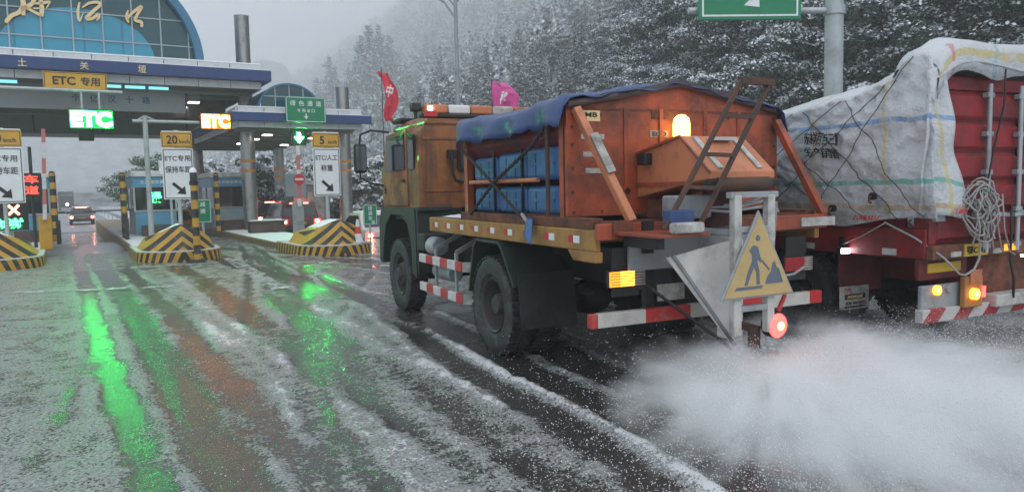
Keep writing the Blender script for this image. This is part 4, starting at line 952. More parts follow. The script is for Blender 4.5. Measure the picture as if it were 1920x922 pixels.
bx('support', 'rust', cv, .84, 1.30, -2.1, -1.5, 1.46, 1.62); bx('gear_case', 'grey_paint', cv, .62, .98, -2.2, -2.0, 1.47, 1.66, bev=.02)
MB().cyl((1.1,-2.1,1.40),(1.1,-2.1,1.75), .11, n=18).obj('hydraulic_motor', 'red_dark', cv, smooth=True)
for k in range(3): MB().tube([(.8+.1*k,-2.1,1.55),(1.05+.1*k,-2.3-.03*k,1.52+.04*k),(1.45,-2.35,1.56+.05*k),(1.7,-2.2,1.50)], .012, 6).obj('hose', 'galv', cv, smooth=True)
# chute and spinner
sp_ = link('spreader', None, tk)
MB().prism([(.40,1.19),(1.10,1.30),(1.12,.46),(1.04,.46)], 'y', -2.36, -2.34).obj('chute_front', 'chute_white', sp_)
MB().prism([(1.10,1.30),(1.16,1.30),(1.16,.46),(1.12,.46)], 'y', -2.36, -2.1).obj('chute_side', 'chute_white', sp_)
MB().bar((.44,-2.38,1.21),(1.06,-2.38,.44), .022, .022, (0,1,0)).obj('chute_edge', 'grey_paint', sp_)
MB().bar((.42,-2.05,.95),(1.0,-2.42,.42), .02, .025, (0,1,0)).obj('chute_arm', 'chassis', sp_)
disc = MB().cyl((1.10,-2.55,.40),(1.10,-2.55,.415), .19, n=32).obj('disc', 'galv', sp_)
for i in range(6):
    a = math.pi*i/3+.2; MB().bar((1.10+.05*math.cos(a),-2.55+.05*math.sin(a),.435),(1.10+.18*math.cos(a),-2.55+.18*math.sin(a),.435), .008, .04).obj('vane', 'galv', disc)
MB().cyl((1.10,-2.55,.416),(1.10,-2.55,.62), .05, n=12).obj('shaft', 'rust_dark', sp_, smooth=True); MB().bar((1.10,-2.55,.60),(1.10,-2.1,.62), .06, .05).obj('arm', 'rust_dark', sp_)
# struts
MB().bar((.10,HY0-.08,2.40),(.33,-2.0,1.46), .07, .07, (0,1,0)).obj('strut', 'orange_light', tk, bev=.008); MB().bar((HX1-.06,HY0-.08,2.34),(TW-.0,-2.0,1.44), .07, .07, (0,1,0)).obj('strut', 'orange', tk, bev=.008)
MB().bar((.158,HY0-.265,2.18),(.235,HY0-.415,1.86), .075, .012, (0,1,0)).obj('reflective_tape', 'dirty_white', tk)
# ladder
ld = link('ladder', None, tk)
Lb, Lt = [(.26,-2.52,1.42),(.56,-2.52,1.40)], [(.93,-2.58,2.52),(1.22,-2.58,2.52)]
for a, b in zip(Lb, Lt): MB().bar(a, b, .026, .036, (0,1,0)).obj('rail', 'rust_dark', ld)
for f in (.04, .28, .50, .76): MB().bar(Vector(Lb[0]).lerp(Vector(Lt[0]), f), Vector(Lb[1]).lerp(Vector(Lt[1]), f), .03, .03).obj('rung', 'rust_dark', ld)
MB().bar((.92,-2.58,2.52),(1.25,-2.58,2.52), .05, .05).obj('top_bar', 'rust_dark', ld)
bx('foot_plate', 'orange', ld, .14, .62, -2.6, -2.06, 1.36, 1.385, bev=.004); bx('foot_bracket', 'black', ld, .2, .27, -2.5, -2.07, 1.27, 1.359)
wl = bx('work_lamp', 'dirty_white', tk, .26, .54, -2.64, -2.56, 1.39, 1.47, bev=.02); bx('lamp_back', 'blue_tarp', wl, .29, .51, -2.555, -2.45, 1.45, 1.56, bev=.01)
# beacon
bk = link('beacon', None, tk); MB().cyl((1.13,-1.62,2.08),(1.13,-1.62,2.17), .075, n=20).obj('base', 'orange_light', bk, smooth=True)
MB().lathe([(2.17,.075),(2.27,.078),(2.33,.066),(2.36,.03),(2.365,0)], (1.13,-1.62,0), 'z', 24).obj('dome', 'amber_hot', bk, smooth='all'); bx('bracket', 'orange', bk, 1.05, 1.2, -1.68, -1.49, 2.05, 2.08)
# board frame, triangle, lamps
fm = link('board_frame', None, tk); FY = -2.68
for x in (.79, 1.12):
    bx('post', 'dirty_white', fm, x-.036, x+.036, FY-.03, FY+.03, .60, 1.66, bev=.006)
for z in (1.66, 1.40, .95, .80): MB().box(.72 if z > 1.6 else .79, 1.19 if z > 1.6 else 1.12, FY-.028, FY+.028, z-.022, z+.022).obj('crossbar', 'grey_paint', fm, bev=.004)
MB().bar((1.17,FY,1.6),(1.42,FY+.3,.95), .03, .05, (0,1,0)).obj('brace', 'grey_paint', fm); MB().bar((.8,FY,1.38),(.8,-2.0,1.38), .04, .04).obj('mount', 'grey_paint', fm); MB().bar((1.12,FY,1.38),(1.12,-2.0,1.38), .04, .04).obj('mount', 'grey_paint', fm)
wb = link('roadworks_board', None, tk)
tri = [(.595,.885),(1.325,.885),(.96,1.545)]
MB().prism(tri, 'y', FY-.062, FY-.042).obj('border', 'grey_paint', wb, bev=.006)
def tin(k): c = (.96,1.09); return [(c[0]+(x-c[0])*k, c[1]+(z-c[1])*k) for x, z in tri]
MB().prism(tin(.92), 'y', FY-.067, FY-.0625).obj('yellow_face', 'board_yellow', wb)
pic = MB(); YF_ = (FY-.070, FY-.0675)
pic.lathe([(YF_[0],0),(YF_[0],.022),(YF_[1],.022),(YF_[1],0)], (.945,0,1.335), 'y', 14).obj('worker_head', 'sign_greyblue', wb)
MB().prism([(.86,1.245),(.90,1.285),(.945,1.27),(.965,1.20),(.985,1.16),(.97,1.15),(.945,1.18),(.94,1.15),(.96,1.09),(.965,.985),(.935,.985),(.93,1.08),(.91,1.12),(.875,1.06),(.845,.985),(.815,.985),(.85,1.09),(.885,1.16),(.89,1.215),(.875,1.225)], 'y', *YF_).obj('worker_figure', 'sign_greyblue', wb)
MB().bar((.985,YF_[0],1.165),(1.06,YF_[0],1.09), .004, .012, (0,0,1)).obj('shovel', 'sign_greyblue', wb)
MB().prism([(1.02,.985),(1.04,1.04),(1.08,1.08),(1.09,1.14),(1.115,1.155),(1.13,1.11),(1.16,1.09),(1.20,.985)], 'y', *YF_).obj('earth_heap', 'sign_greyblue', wb); MB().prism([(.72,.95),(.98,.955),(1.0,.975),(.74,.975)], 'y', *YF_).obj('ground_line', 'sign_greyblue', wb)
rl = link('red_round_lamp', None, tk); MB().cyl((1.20,FY-.02,.64),(1.20,FY+.06,.64), .10, n=24).obj('case', 'black', rl, smooth=True)
MB().lathe([(-.055,0),(-.05,.05),(-.03,.085),(-.02,.095)], (1.20,FY,.64), 'y', 24).obj('lens', 'tail_red', rl, smooth='all'); MB().lathe([(-.07,0),(-.066,.02),(-.052,.035)], (1.20,FY,.64), 'y', 16).obj('bulb', 'amber_hot', rl, smooth='all')
MB().tube([(1.24,FY+.02,.74),(1.32,FY+.03,.86),(1.34,FY+.1,1.0)], .018, 8).obj('cable_sleeve', 'red_paint', rl); MB().tube([(1.34,FY+.1,1.0),(1.44,FY+.05,1.02),(1.5,FY,1.08)], .010, 6).obj('cable', 'rope_grey', rl)
# tail lights and underrun bar
for x, s in ((.12, 1), (TW-.46, -1)):
    tl = bx('tail_light', 'black', tk, x-.01, x+.35, -1.985, -1.95, .93, 1.07, bev=.006)
    bx('amber_lens', 'amber_dim' if s > 0 else 'red_paint', tl, x, x+.10, -1.995, -1.9855, .94, 1.06); bx('red_lens', 'amber' if s > 0 else 'red_paint', tl, x+.103, x+.235, -1.996, -1.9855, .94, 1.06); bx('white_lens', 'dirty_white', tl, x+.238, x+.34, -1.995, -1.9855, .94, 1.06)
    for i in range(5): bx('louvre', 'red_dark', tl, x, x+.34, -2.002, -1.9965, .955+.022*i, .960+.022*i)
    bx('light_bracket', 'chassis', tk, x+.05, x+.3, -1.95, -1.93, .85, 1.25)
ub = bx('underrun_bar', 'bar_stripe', tk, -.06, TW+.0, -2.0, -1.93, .62, .735, bev=.008)
for x in (.55, TW-.6): bx('bar_hanger', 'chassis', tk, x-.04, x+.04, -1.93, -1.87, .70, 1.1)
bx('number_plate', 'dirty_white', tk, .62, .9, -1.945, -1.935, .78, .92)
# brine tanks
def tank(x0, x1, y0, y1, z0, z1):
    o = MB().box(x0,x1,y0,y1,z0,z1).obj('brine_tank', 'blue_tank', tk, bev=.05, seg=3)
    for z in (z0+(z1-z0)*.5,): bx('rib', 'blue_tank', o, x0-.006, x0+.03, y0+.06, y1-.06, z-.012, z+.012)
    for y in (y0+(y1-y0)*.33, y0+(y1-y0)*.67): bx('groove', 'black', o, x0-.0035, x0+.004, y-.006, y+.006, z0+.04, z1-.05)
for z0, z1 in ((1.50, 1.76), (1.81, 2.11)):
    for i in range(3):
        y = HY0+.16+i*.635; tank(.05, .52, y, y+.615, z0, z1-.02*i*(z0 > 1.6))
for y in (-.62, .02): bx('tank_strap', 'black', tk, .026, .046, y-.012, y+.012, 1.5, 2.12)
MB().cyl((.02,-.98,1.815),(.02,.62,1.815), .022, n=10).obj('tank_bar', 'orange_light', tk, smooth=True); MB().cyl((-.0,-1.20,1.5),(-.0,-1.20,2.3), .02, n=8).obj('tank_post', 'rust_dark', tk)
# tarpaulin over the hopper, ropes
tp = thing('hopper_tarpaulin', 'crumpled blue tarpaulin tied over the orange hopper', 'tarpaulin', TR_O, TR_R)
rows = []; NX, NY = 46, 40
for i in range(NY+1):
    y = HY0-.10+(HY1-HY0+.22)*i/NY; row = []
    for j in range(NX+1):
        f = j/NX; s_ = f*2-1
        x = HC+s_*(HX1-HX0)/2*1.0; rdg = 2.675-.225*abs(s_)
        hang = 0
        if abs(s_) > .86:
            k = (abs(s_)-.86)/.14; x = HC+math.copysign((HX1-HX0)/2*(1.0)+.035+.05*math.sin(y*9+2)*k+.03*k, s_); hang = k*(.19+.09*mnoise.noise((y*2.6, s_, 1))+.05*mnoise.noise((y*9, s_, 3))+(.05*max(0, (y-HY0)/(HY1-HY0)) if s_ < 0 else 0)); rdg = 2.675-.225
        else: x = HC+s_/.86*(HX1-HX0)/2*1.01
        nz_ = .035*mnoise.noise((x*3, y*3, .5))+.02*mnoise.noise((x*9, y*7, 2)); sag = -.03*math.sin(math.pi*min(1, max(0, (y-HY0)/(HY1-HY0))))
        end = 0
        if i < 2: end = -(2-i)*.02*(1.2+mnoise.noise((x*5, 0, 4)))
        row.append((x+(nz_*.8 if hang else 0), y+.02*mnoise.noise((x*4, 7, y)), rdg+.02+nz_*(1 if not hang else .2)+sag*(1-hang)-hang+end))
    rows.append(row)
MB().grid(rows).obj('sheet', 'blue_tarp', tp, smooth='all', thick=.006)
rows = [[(HX0+(HX1-HX0)*j/30, HY0-.075+.012*math.sin(j*1.9), 2.45+.22*(1-abs(j/15-1))-.05*k+.012*mnoise.noise((j*.7, k, 0))) for j in range(31)] for k in (-.3, .5, 1.1)]
MB().grid(rows).obj('rear_hem', 'dark_tarp', tp, smooth='all', thick=.008)
def twisted(name, label, pts, r=.02, mat='rope_dark'):
    th = thing(name, label, 'rope', TR_O, TR_R); P = [Vector(p_) for p_ in pts]; N = 60
    path = []
    for i in range(N+1):
        f = i/N*(len(P)-1); k = min(int(f), len(P)-2); path.append(P[k].lerp(P[k+1], f-k))
    for ph in (0, math.pi):
        q = [p_+Vector((.008*math.cos(i*1.35+ph), 0, 0))+Vector((0, .012*math.sin(i*1.35+ph)*.7, .012*math.sin(i*1.35+ph)*.7)) for i, p_ in enumerate(path)]
        MB().tube(q, r*.62, 6).obj('strand', mat, th, smooth='all')
twisted('lashing_rope', 'dark twisted rope slanting down from the hopper corner across the blue tanks', [(-.01,-1.30,2.34),(-.02,-.9,2.10),(-.03,-.1,1.80),(-.03,.52,1.47)])
twisted('lashing_rope', 'dark twisted rope slanting from the cab side of the tanks to the rear', [(-.01,.74,2.16),(-.03,.3,1.98),(-.03,-.1,1.79),(-.03,-.72,1.48)])
rg = thing('blue_rag', 'small blue rag tied to the rail under the tanks', 'rag', TR_O, TR_R)
MB().grid([[(-.02-.02*k, -.80-.05*j-.03*k+.02*math.sin(j*3), 1.47-.035*k-.02*j*(k > 2)) for j in range(4)] for k in range(6)]).obj('cloth', 'blue_tank', rg, smooth='all', thick=.006); MB().tube([(-.02,-.72,1.50),(-.03,-.8,1.46),(-.02,-.86,1.42)], .018, 8).obj('knot', 'rope_grey', rg)

# ================================================================== RED TRAILER (local: x right from the left flank, y forward from the doors)
TL_O, TL_R = (3.724, 6.575, 0), R(25.5)
tr = thing('red_semi_trailer', 'dark red box trailer with tarpaulin over its load', 'trailer', TL_O, TL_R)
LW, LL = 2.5, 9.5
bx('bed', 'red_dark', tr, 0, LW, .0, LL, 1.03, 1.16, bev=.01)
bx('side_rail', 'trailer_red', tr, -.03, -.001, .02, LL, 1.03, 1.30, bev=.008)
for i in range(9): bx('rail_marker', 'dirty_white', tr, -.036, -.0305, .3+i*.95, .45+i*.95, 1.05, 1.11)
bx('side_board', 'trailer_red', tr, .0, .05, .25, LL, 1.30, 2.35, bev=.01)
bx('front_board', 'trailer_red', tr, 0, LW, LL-.05, LL, 1.16, 2.5, bev=.01)
fr = link('door_frame', None, tr)
for x in (0, LW-.09): bx('corner_post', 'trailer_red', fr, x, x+.09, .0, .16, 1.16, 2.66, bev=.01)
bx('header', 'trailer_red', fr, .09, LW-.09, .0, .16, 2.54, 2.66, bev=.01); bx('threshold', 'rust', fr, -.02, LW+.02, -.05, .02, 1.03, 1.155, bev=.008)
def door(x0, x1):
    d = link('door', None, tr)
    nb = 5; z0, z1 = 1.17, 2.535; hz = (z1-z0)/nb
    for k in range(nb):
        a = z0+k*hz; MB().add([(x0,.02,a+.012),(x1,.02,a+.012),(x1,.02,a+hz-.012),(x0,.02,a+hz-.012),(x0+.02,-.015,a+.05),(x1-.02,-.015,a+.05),(x1-.02,-.015,a+hz-.05),(x0+.02,-.015,a+hz-.05)], [(4,5,6,7),(0,1,5,4),(1,2,6,5),(2,3,7,6),(3,0,4,7)]).obj('panel', 'trailer_red', d, bev=.006)
    bx('backing', 'red_dark', d, x0-.005, x1+.005, .021, .06, z0, z1)
    return d
door(.10, 1.235); door(1.265, LW-.10)
for x in (.71, 1.18, 1.42, 2.05):
    rd = MB().cyl((x,-.06,1.06),(x,-.06,2.60), .021, n=12).obj('locking_rod', 'galv', tr, smooth=True)
    for z in (1.12, 1.45, 1.80, 2.15, 2.5): bx('rod_bracket', 'grey_paint', rd, x-.05, x+.05, -.075, -.018, z-.022, z+.022, bev=.006)
    MB().bar((x,-.085,1.42),(x+.34 if x < 1.2 else x-.34,-.085,1.40), .02, .035).obj('handle', 'galv', rd)
for z in (1.4, 1.9, 2.4): bx('hinge', 'galv', tr, .02, .15, -.045, -.003, z-.03, z+.03, bev=.006)
bx('seal', 'black', tr, 1.238, 1.262, -.02, .02, 1.17, 2.535)
pl = bx('number_plate', 'plate_yellow', tr, .40, .74, -.062, -.051, 1.04, 1.15); lettering('鄂C·42', pl, 'sign_black', .57, 1.095, .28, .07, -.066)
for x in (.22, .82): bx('reflector', 'dirty_white', tr, x, x+.14, -.058, -.051, 1.045, 1.09)
bx('amber_marker', 'amber_dim', tr, 1.0, 1.2, -.06, -.051, 1.06, 1.12); bx('white_marker', 'lamp_white', tr, 1.26, 1.29, -.065, -.051, .99, 1.01)
# chassis, bogie, lights
for x in (.75, 1.65): bx('chassis_beam', 'red_dark', tr, x, x+.12, .05, LL, .72, 1.028, bev=.008)
bx('tail_panel', 'red_dark', tr, -.05, .62, .06, .10, .84, 1.028); bx('tail_label', 'plate_yellow', tr, .06, .52, .048, .0595, .90, .985)
bx('tail_panel_middle', 'rust', tr, .80, LW, .06, .10, .62, 1.028); bx('snow_shelf', 'dirty_white', tr, .80, 2.4, -.12, .03, .545, .66, bev=.01)
lamp1 = bx('light_board', 'grey_paint', tr, -.12, .42, -.02, .02, .58, .80, bev=.01)
MB().cyl((.07,-.05,.755),(.07,-.021,.755), .044, n=20).obj('amber_lens', 'amber', lamp1); MB().cyl((.07,-.052,.755),(.07,-.0505,.755), .02, n=14).obj('bulb', 'amber_hot', lamp1); MB().cyl((.24,-.045,.765),(.24,-.021,.765), .04, n=18).obj('clear_lens', 'grey_paint', lamp1)
lamp2 = bx('light_bracket', 'yellow_rail', tr, .36, .62, -.10, -.05, .575, .86, bev=.01)
MB().cyl((.47,-.14,.70),(.47,-.101,.70), .052, n=20).obj('amber_lens', 'amber', lamp2); MB().cyl((.47,-.142,.70),(.47,-.1405,.70), .024, n=14).obj('bulb', 'amber_hot', lamp2); bx('red_lens', 'tail_red', lamp2, .60, .63, -.12, -.101, .66, .76); bx('orange_reflector', 'orange_light', lamp2, .42, .58, -.115, -.101, .80, .92)
bx('bumper', 'bumper_stripe', tr, -.15, LW+.1, -.06, .02, .47, .59, bev=.008)
for x in (.5, 1.9): bx('bumper_hanger', 'red_dark', tr, x, x+.08, .02, .08, .5, .85)
for y in (1.6, 2.9, 4.2):
    for x, s in ((.16, 1), (.47, -1), (LW-.47, 1), (LW-.16, -1)):
        wheel(tr, x, y, s, False)
    MB().cyl((.3,y,.525),(LW-.3,y,.525), .07, n=12).obj('axle', 'chassis', tr, smooth=True)
mf = link('mud_flap', None, tr); bx('rubber', 'red_dark', mf, -.02, .60, .95, .965, .62, 1.03)
pn = bx('white_plate', 'dirty_white', mf, -.02, .40, .93, .948, .44, .68, bev=.01); bx('name_bar', 'brown_box', pn, .04, .34, .922, .9295, .545, .60, bev=.02)
lettering('ZHONGCHE', pn, 'gold', .18, .572, .22, .03, .9195); lettering('汽车', pn, 'red_paint', .08, .645, .1, .04, .9265); lettering('发展 400-5877', pn, 'red_dark', .19, .505, .28, .032, .9265); lettering('服务热线全国配送', pn, 'sign_black', .19, .468, .3, .022, .9265)
wk = link('work_lamp', None, tr); bx('case', 'black', wk, -.16, .0, .82, .88, 1.02, 1.10, bev=.01); bx('lens', 'lamp_white', wk, -.145, -.015, .812, .8195, 1.035, 1.085)
bx('work_lamp_arm', 'black', tr, -.09, -.06, .85, .9, 1.10, 1.2)

# tarpaulin: side sheet, humped top over the doors, folded rear flap
tp = thing('white_tarpaulin', 'dirty white striped tarpaulin draped over the red trailer', 'tarpaulin', TL_O, TL_R)
def tz(y):      # top edge of the load along the trailer
    P = [(-.14, 2.70), (.0, 2.92), (.12, 2.95), (.19, 2.88), (.27, 2.74), (.8, 2.64), (1.2, 2.58), (2.1, 2.50), (3.2, 2.46), (9.6, 2.5)]
    for (a, b), (c, d) in zip(P[:-1], P[1:]):
        if y <= c: f = (y-a)/(c-a); f = f*f*(3-2*f); return b+(d-b)*f
    return P[-1][1]
def fold(a, b):
    return 1.7*(.05*mnoise.noise((a*1.1, b*.9, 0))+.05*mnoise.noise((a*3.2+b*1.2, b*2.4-a, 4))+.075*(.5-abs(mnoise.noise((a*2.6+b*3.4, b*1.2-a*.8, 8))))+.05*(.5-abs(mnoise.noise((a*7-b*5, b*6+a*3, 5))))+.012*mnoise.noise((a*17, b*15, 2)))
ys_ = [-.13+.036*i for i in range(105)]+[3.68+.3*i for i in range(21)]
rows = []; uv_rows = []
for y in ys_:
    top = tz(y); bot = 1.30+.11*math.exp(-((y-.1)/.5)**2)+.03*mnoise.noise((y*3, 1, 1)); row = []; ur = []
    NB = 60
    for k in range(NB+1):
        f = k/NB; z = bot+(top-.10-bot)*f
        bulge = .05*math.sin(math.pi*min(1, f*1.1))**.8; x = -.075-bulge-fold(y, z)*.8*(.25+f*.75)
        row.append((x, y, z)); ur.append((y, (z-1.3)))
    x_last = row[-1][0]
    for k in range(1, 13):
        f = k/12; xx = x_last+(LW/2-x_last)*f; row.append((xx, y, top-.10*(1-min(1, f*5))+.05*math.sin(math.pi*f)+.06*mnoise.noise((xx*1.5, y*1.5, 3)))); ur.append((y, 1.25+(xx-x_last)))
    for k in range(1, 9): f = k/8; row.append((LW/2+(LW/2+.12)*f, y, top+.05*mnoise.noise((f*4, y*1.5, 6))-.1*f)); ur.append((y, 2.5+f))
    row.append((LW+.16, y, 1.6)); ur.append((y, 4.2)); rows.append(row); uv_rows.append(ur)
def uv_obj(name, rows, uvs, mat, parent, thick=.008):
    mb = MB().grid(rows); me = mb.mesh(name, mat); me.polygons.foreach_set('use_smooth', [True]*len(me.polygons))
    flat = [u for r in uvs for u in r]; ul = me.uv_layers.new(name='UVMap')
    for lp in me.loops: ul.data[lp.index].uv = flat[lp.vertex_index]
    o = link(name, me, parent); md = o.modifiers.new('thickness', 'SOLIDIFY'); md.thickness = thick; md.offset = 0; return o
m, t, p = base('tarp_white'); uvn = nn(t, 'ShaderNodeUVMap'); sx = nn(t, 'ShaderNodeSeparateXYZ'); t.links.new(uvn.outputs[0], sx.inputs[0]); co, w_ = coords(t)
wob_ = math_(t, 'MULTIPLY', math_(t, 'SUBTRACT', noise(t, co, w_, 2.2, 3), .5), .12)
U_ = math_(t, 'ADD', sx.outputs[0], wob_); V_ = math_(t, 'ADD', sx.outputs[1], wob_)
c = mixc(t, noise(t, co, w_, 1.6, 5), (.50, .51, .53), (.68, .69, .71))
def band(c, coord, pos, wd, col, s=.75):
    k = math_(t, 'LESS_THAN', math_(t, 'ABSOLUTE', math_(t, 'SUBTRACT', coord, pos)), wd); br = ramp(t, noise(t, co, w_, 7, 4), .30, .5)
    return mixc(t, math_(t, 'MULTIPLY', math_(t, 'MULTIPLY', k, s), br), c, col)
for pos, col in ((.98, (.10, .28, .55)), (.42, (.08, .42, .33)), (.20, (.55, .33, .15)), (1.9, (.55, .45, .15)), (2.6, (.1, .4, .3))): c = band(c, V_, pos, .022, col)
for pos, col in ((.35, (.62, .50, .12)), (1.15, (.60, .50, .20)), (1.95, (.6, .5, .2)), (2.9, (.6, .5, .2)), (-1.1, (.55, .12, .16)), (-2.0, (.55, .3, .12)), (-2.55, (.08, .42, .33)), (-1.55, (.2, .4, .45))): c = band(c, U_, pos, .018, col, .6)
dm = ramp(t, math_(t, 'ADD', noise(t, co, w_, 2.6, 8, .72), math_(t, 'MULTIPLY', math_(t, 'SUBTRACT', .3, sx.outputs[1]), .28)), .45, .68)
c = mixc(t, dm, c, (.20, .195, .18)); t.links.new(c, p.inputs['Base Color']); p.inputs['Roughness'].default_value = .38; p.inputs['Specular IOR Level'].default_value = .45
t.links.new(bump(t, noise(t, co, w_, 13, 6, .65), .8, .05), p.inputs['Normal'])
uv_obj('side_sheet', rows, uv_rows, 'tarp_white', tp)
# hump over the doors, seen from behind
rows = []; uvs = []
for i in range(42):
    x = -.10+i*(LW+.2)/41; row = []; ur = []; ed = min(1, i/6, (41-i)/6); drop = .24+.04*mnoise.noise((x*2, 0, 9))
    topz = 2.76+.22*math.sin(math.pi/2*min(1, ed))**.7+.03*mnoise.noise((x*2, 3, 1))
    prof = [(-.10, topz-.03-drop-.04), (-.115, topz-.20), (-.12, topz-.10), (-.085, topz-.03), (.0, topz), (.15, topz+.015), (.3, topz-.02), (.42, topz-.25)]
    for k, (y, z) in enumerate(prof): row.append((x+.015*mnoise.noise((x*3, z*5, 2)), y-.03*mnoise.noise((x*4, z*4, 5)), z+.015*mnoise.noise((x*5, y*6, 7)))); ur.append((-1.0-x*.8, 1.8+k*.06))
    rows.append(row); uvs.append(ur)
uv_obj('roof_sheet', rows, uvs, 'tarp_white', tp)
# rear flap folded round the corner
rows = []; uvs = []
for i in range(31):
    f = i/30; z = 2.68-f*1.27; wd = -.02+.36*min(1, f/.85)+.012*math.sin(f*9); row = []; ur = []
    for j in range(13):
        g = j/12; x = -.17-.05*math.sin(math.pi*f)+g*(wd+.19); y = -.10-.05*math.sin(g*math.pi*2.3+f*4)*(1-g*.6)-.04*mnoise.noise((x*5, z*3, 1))+.05*(1-g)**3; row.append((x, y, z+.02*math.sin(g*5))); ur.append((.1+g*.45, z-1.3))
    rows.append(row); uvs.append(ur)
uv_obj('rear_flap', rows, uvs, 'tarp_white', tp)
def on_tarp(y, z): return -.075-.05*math.sin(math.pi*min(1, ((z-1.3)/max(.2, tz(y)-1.4))*1.1 if 0 < (z-1.3)/max(.2, tz(y)-1.4)*1.1 < 1 else .999))**.8-fold(y, z)*.8
def tarp_text(body, y, z, w, h, mat, sh=0.):
    """lettering following the side sheet: text runs from front (far) to rear (near)"""
    src = text_mesh(body, .012); me = src.copy(); a = np.empty(len(me.vertices)*3, np.float32); me.vertices.foreach_get('co', a); a = a.reshape(-1,3); mn, mxx = a.min(0), a.max(0)
    q = [];
    for v in a:
        yy = y-((v[0]-mn[0])/(mxx[0]-mn[0])-.5)*w; z_ = z+((v[1]-mn[1])/(mxx[1]-mn[1])-.5)*h+sh*(yy-y); q.append((on_tarp(yy, z_)-.04-v[2]*.3, yy, z_))
    me.vertices.foreach_set('co', np.array(q, np.float32).ravel()); me.update(); me.materials.clear(); me.materials.append(MATS[mat]); return link('lettering', me, tp)
tarp_text('东祥百吉三膜', 1.02, 2.17, .42, .13, 'sign_black', .1); tarp_text('生产销售', 1.02, 2.03, .40, .10, 'sign_black', .1)
tarp_text('东祥百吉三膜', 2.15, 2.10, .42, .13, 'sign_black', .1); tarp_text('生产销售', 2.15, 1.97, .40, .10, 'sign_black', .1)
tarp_text('古越印厂', .48, 1.40, .34, .05, 'red_paint'); lettering('古越印厂', tp, 'red_paint', .20, 1.46, .2, .045, -.165)
def rope(label, pts, r=.0042, mat='rope_dark', name='tie_rope', grp='thin ropes netted over the white tarpaulin'):
    th = thing(name, label, 'rope', TL_O, TL_R, grp); MB().tube(pts, r, 5).obj('cord', mat, th, smooth='all'); return th
def tarp_line(y0, z0, y1, z1, n=18, off=.025): return [(on_tarp(y0+(y1-y0)*i/n, z0+(z1-z0)*i/n)-off, y0+(y1-y0)*i/n, z0+(z1-z0)*i/n) for i in range(n+1)]
RL = 'thin dark net rope lashed diagonally over the white tarpaulin'
for y0, y1 in ((.36,1.9),(.85,2.6),(1.4,3.2),(2.0,3.6),(.1,1.2),(2.4,.9),(1.85,.5),(1.3,.15),(2.9,1.5),(3.5,2.1),(.8,-.08)): rope(RL, tarp_line(y0,tz(y0)-.12,y1,1.37,24))
rope('dark rope hanging down over the trailer doors beside the first locking rod', [(.76,-.16,2.72),(.77,-.15,2.4),(.70,-.11,2.0),(.62,-.10,1.6),(.60,-.12,1.25)], .009, grp='ropes on the trailer doors')
rope('dark strap hanging below the trailer doors towards the bumper', [(.98,-.12,1.5),(.97,-.13,1.2),(.95,-.14,.98),(1.0,-.15,.8),(1.05,-.12,.62)], .012, grp='ropes on the trailer doors')
rope('grey rope looping from the tarpaulin edge under the trailer tail', [(-.14,.35,1.36),(-.05,.1,1.22),(.06,-.10,1.05),(.22,-.14,.90),(.30,-.14,.885),(.42,-.14,.93),(.52,-.12,1.02),(.53,-.12,1.12),(.50,-.12,1.22),(.53,-.12,1.38)], .010, 'rope_grey', grp='ropes on the trailer doors')
rope('pale thin guy rope from the work lamp up to the tarpaulin corner', [(-.10,.85,1.12),(-.12,.6,1.22),(-.14,.33,1.36)], .005, 'rope_grey', grp='ropes on the trailer doors')
cr = thing('rope_coil', 'tangled bundle of grey rope hanging on the trailer doors', 'rope', TL_O, TL_R); rr = random.Random(5)
for k in range(13):
    cx, cz = .50+rr.uniform(-.09,.13), 1.62+rr.uniform(-.05,.04); a, b = rr.uniform(.06,.16), rr.uniform(.09,.30); ph = rr.uniform(0, 6); tilt = rr.uniform(-.6,.6); pts = []
    for i in range(25):
        th = ph+2*math.pi*i/24*rr.choice((1,)); x = a*math.cos(th)*(1+.15*math.sin(3*th+k)); z = b*math.sin(th); pts.append((cx+x*math.cos(tilt)-z*math.sin(tilt)*.5, -.13-.05*math.sin(th*2+k)-.03*rr.random(), cz-abs(b)*.6+z))
    MB().tube(pts, .0085, 5).obj('loop', 'rope_grey', cr, smooth='all')
for k in range(5):
    x = .4+.1*k; MB().tube([(x,-.14,1.6),(x+.03,-.15,1.4-.03*k),(x+.02+.03*k,-.14,1.22-.04*k),(x-.02+.06*k,-.14,1.15-.03*k)], .008, 5).obj('loose_end', 'rope_grey', cr, smooth='all')
for y, z in ((.9, 1.48), (.45, 1.60), (1.9, 1.42)): 
    hk = thing('tie_hook', {.9:'small dark iron hook at the middle of the tarpaulin hem', .45:'small rusty hook with red knot near the tarpaulin corner', 1.9:'small dark iron hook behind the orange strut'}[y], 'hook', TL_O, TL_R, 'hooks along the tarpaulin hem')
    x = on_tarp(y, z)-.03; MB().cyl((x+.02,y,z),(x-.02,y,z), .035, n=12).obj('plate', 'black', hk); MB().tube([(x-.02,y,z),(x-.05,y,z-.01),(x-.05,y,z-.05),(x-.02,y,z-.06)], .012, 6).obj('hook', 'rust', hk)

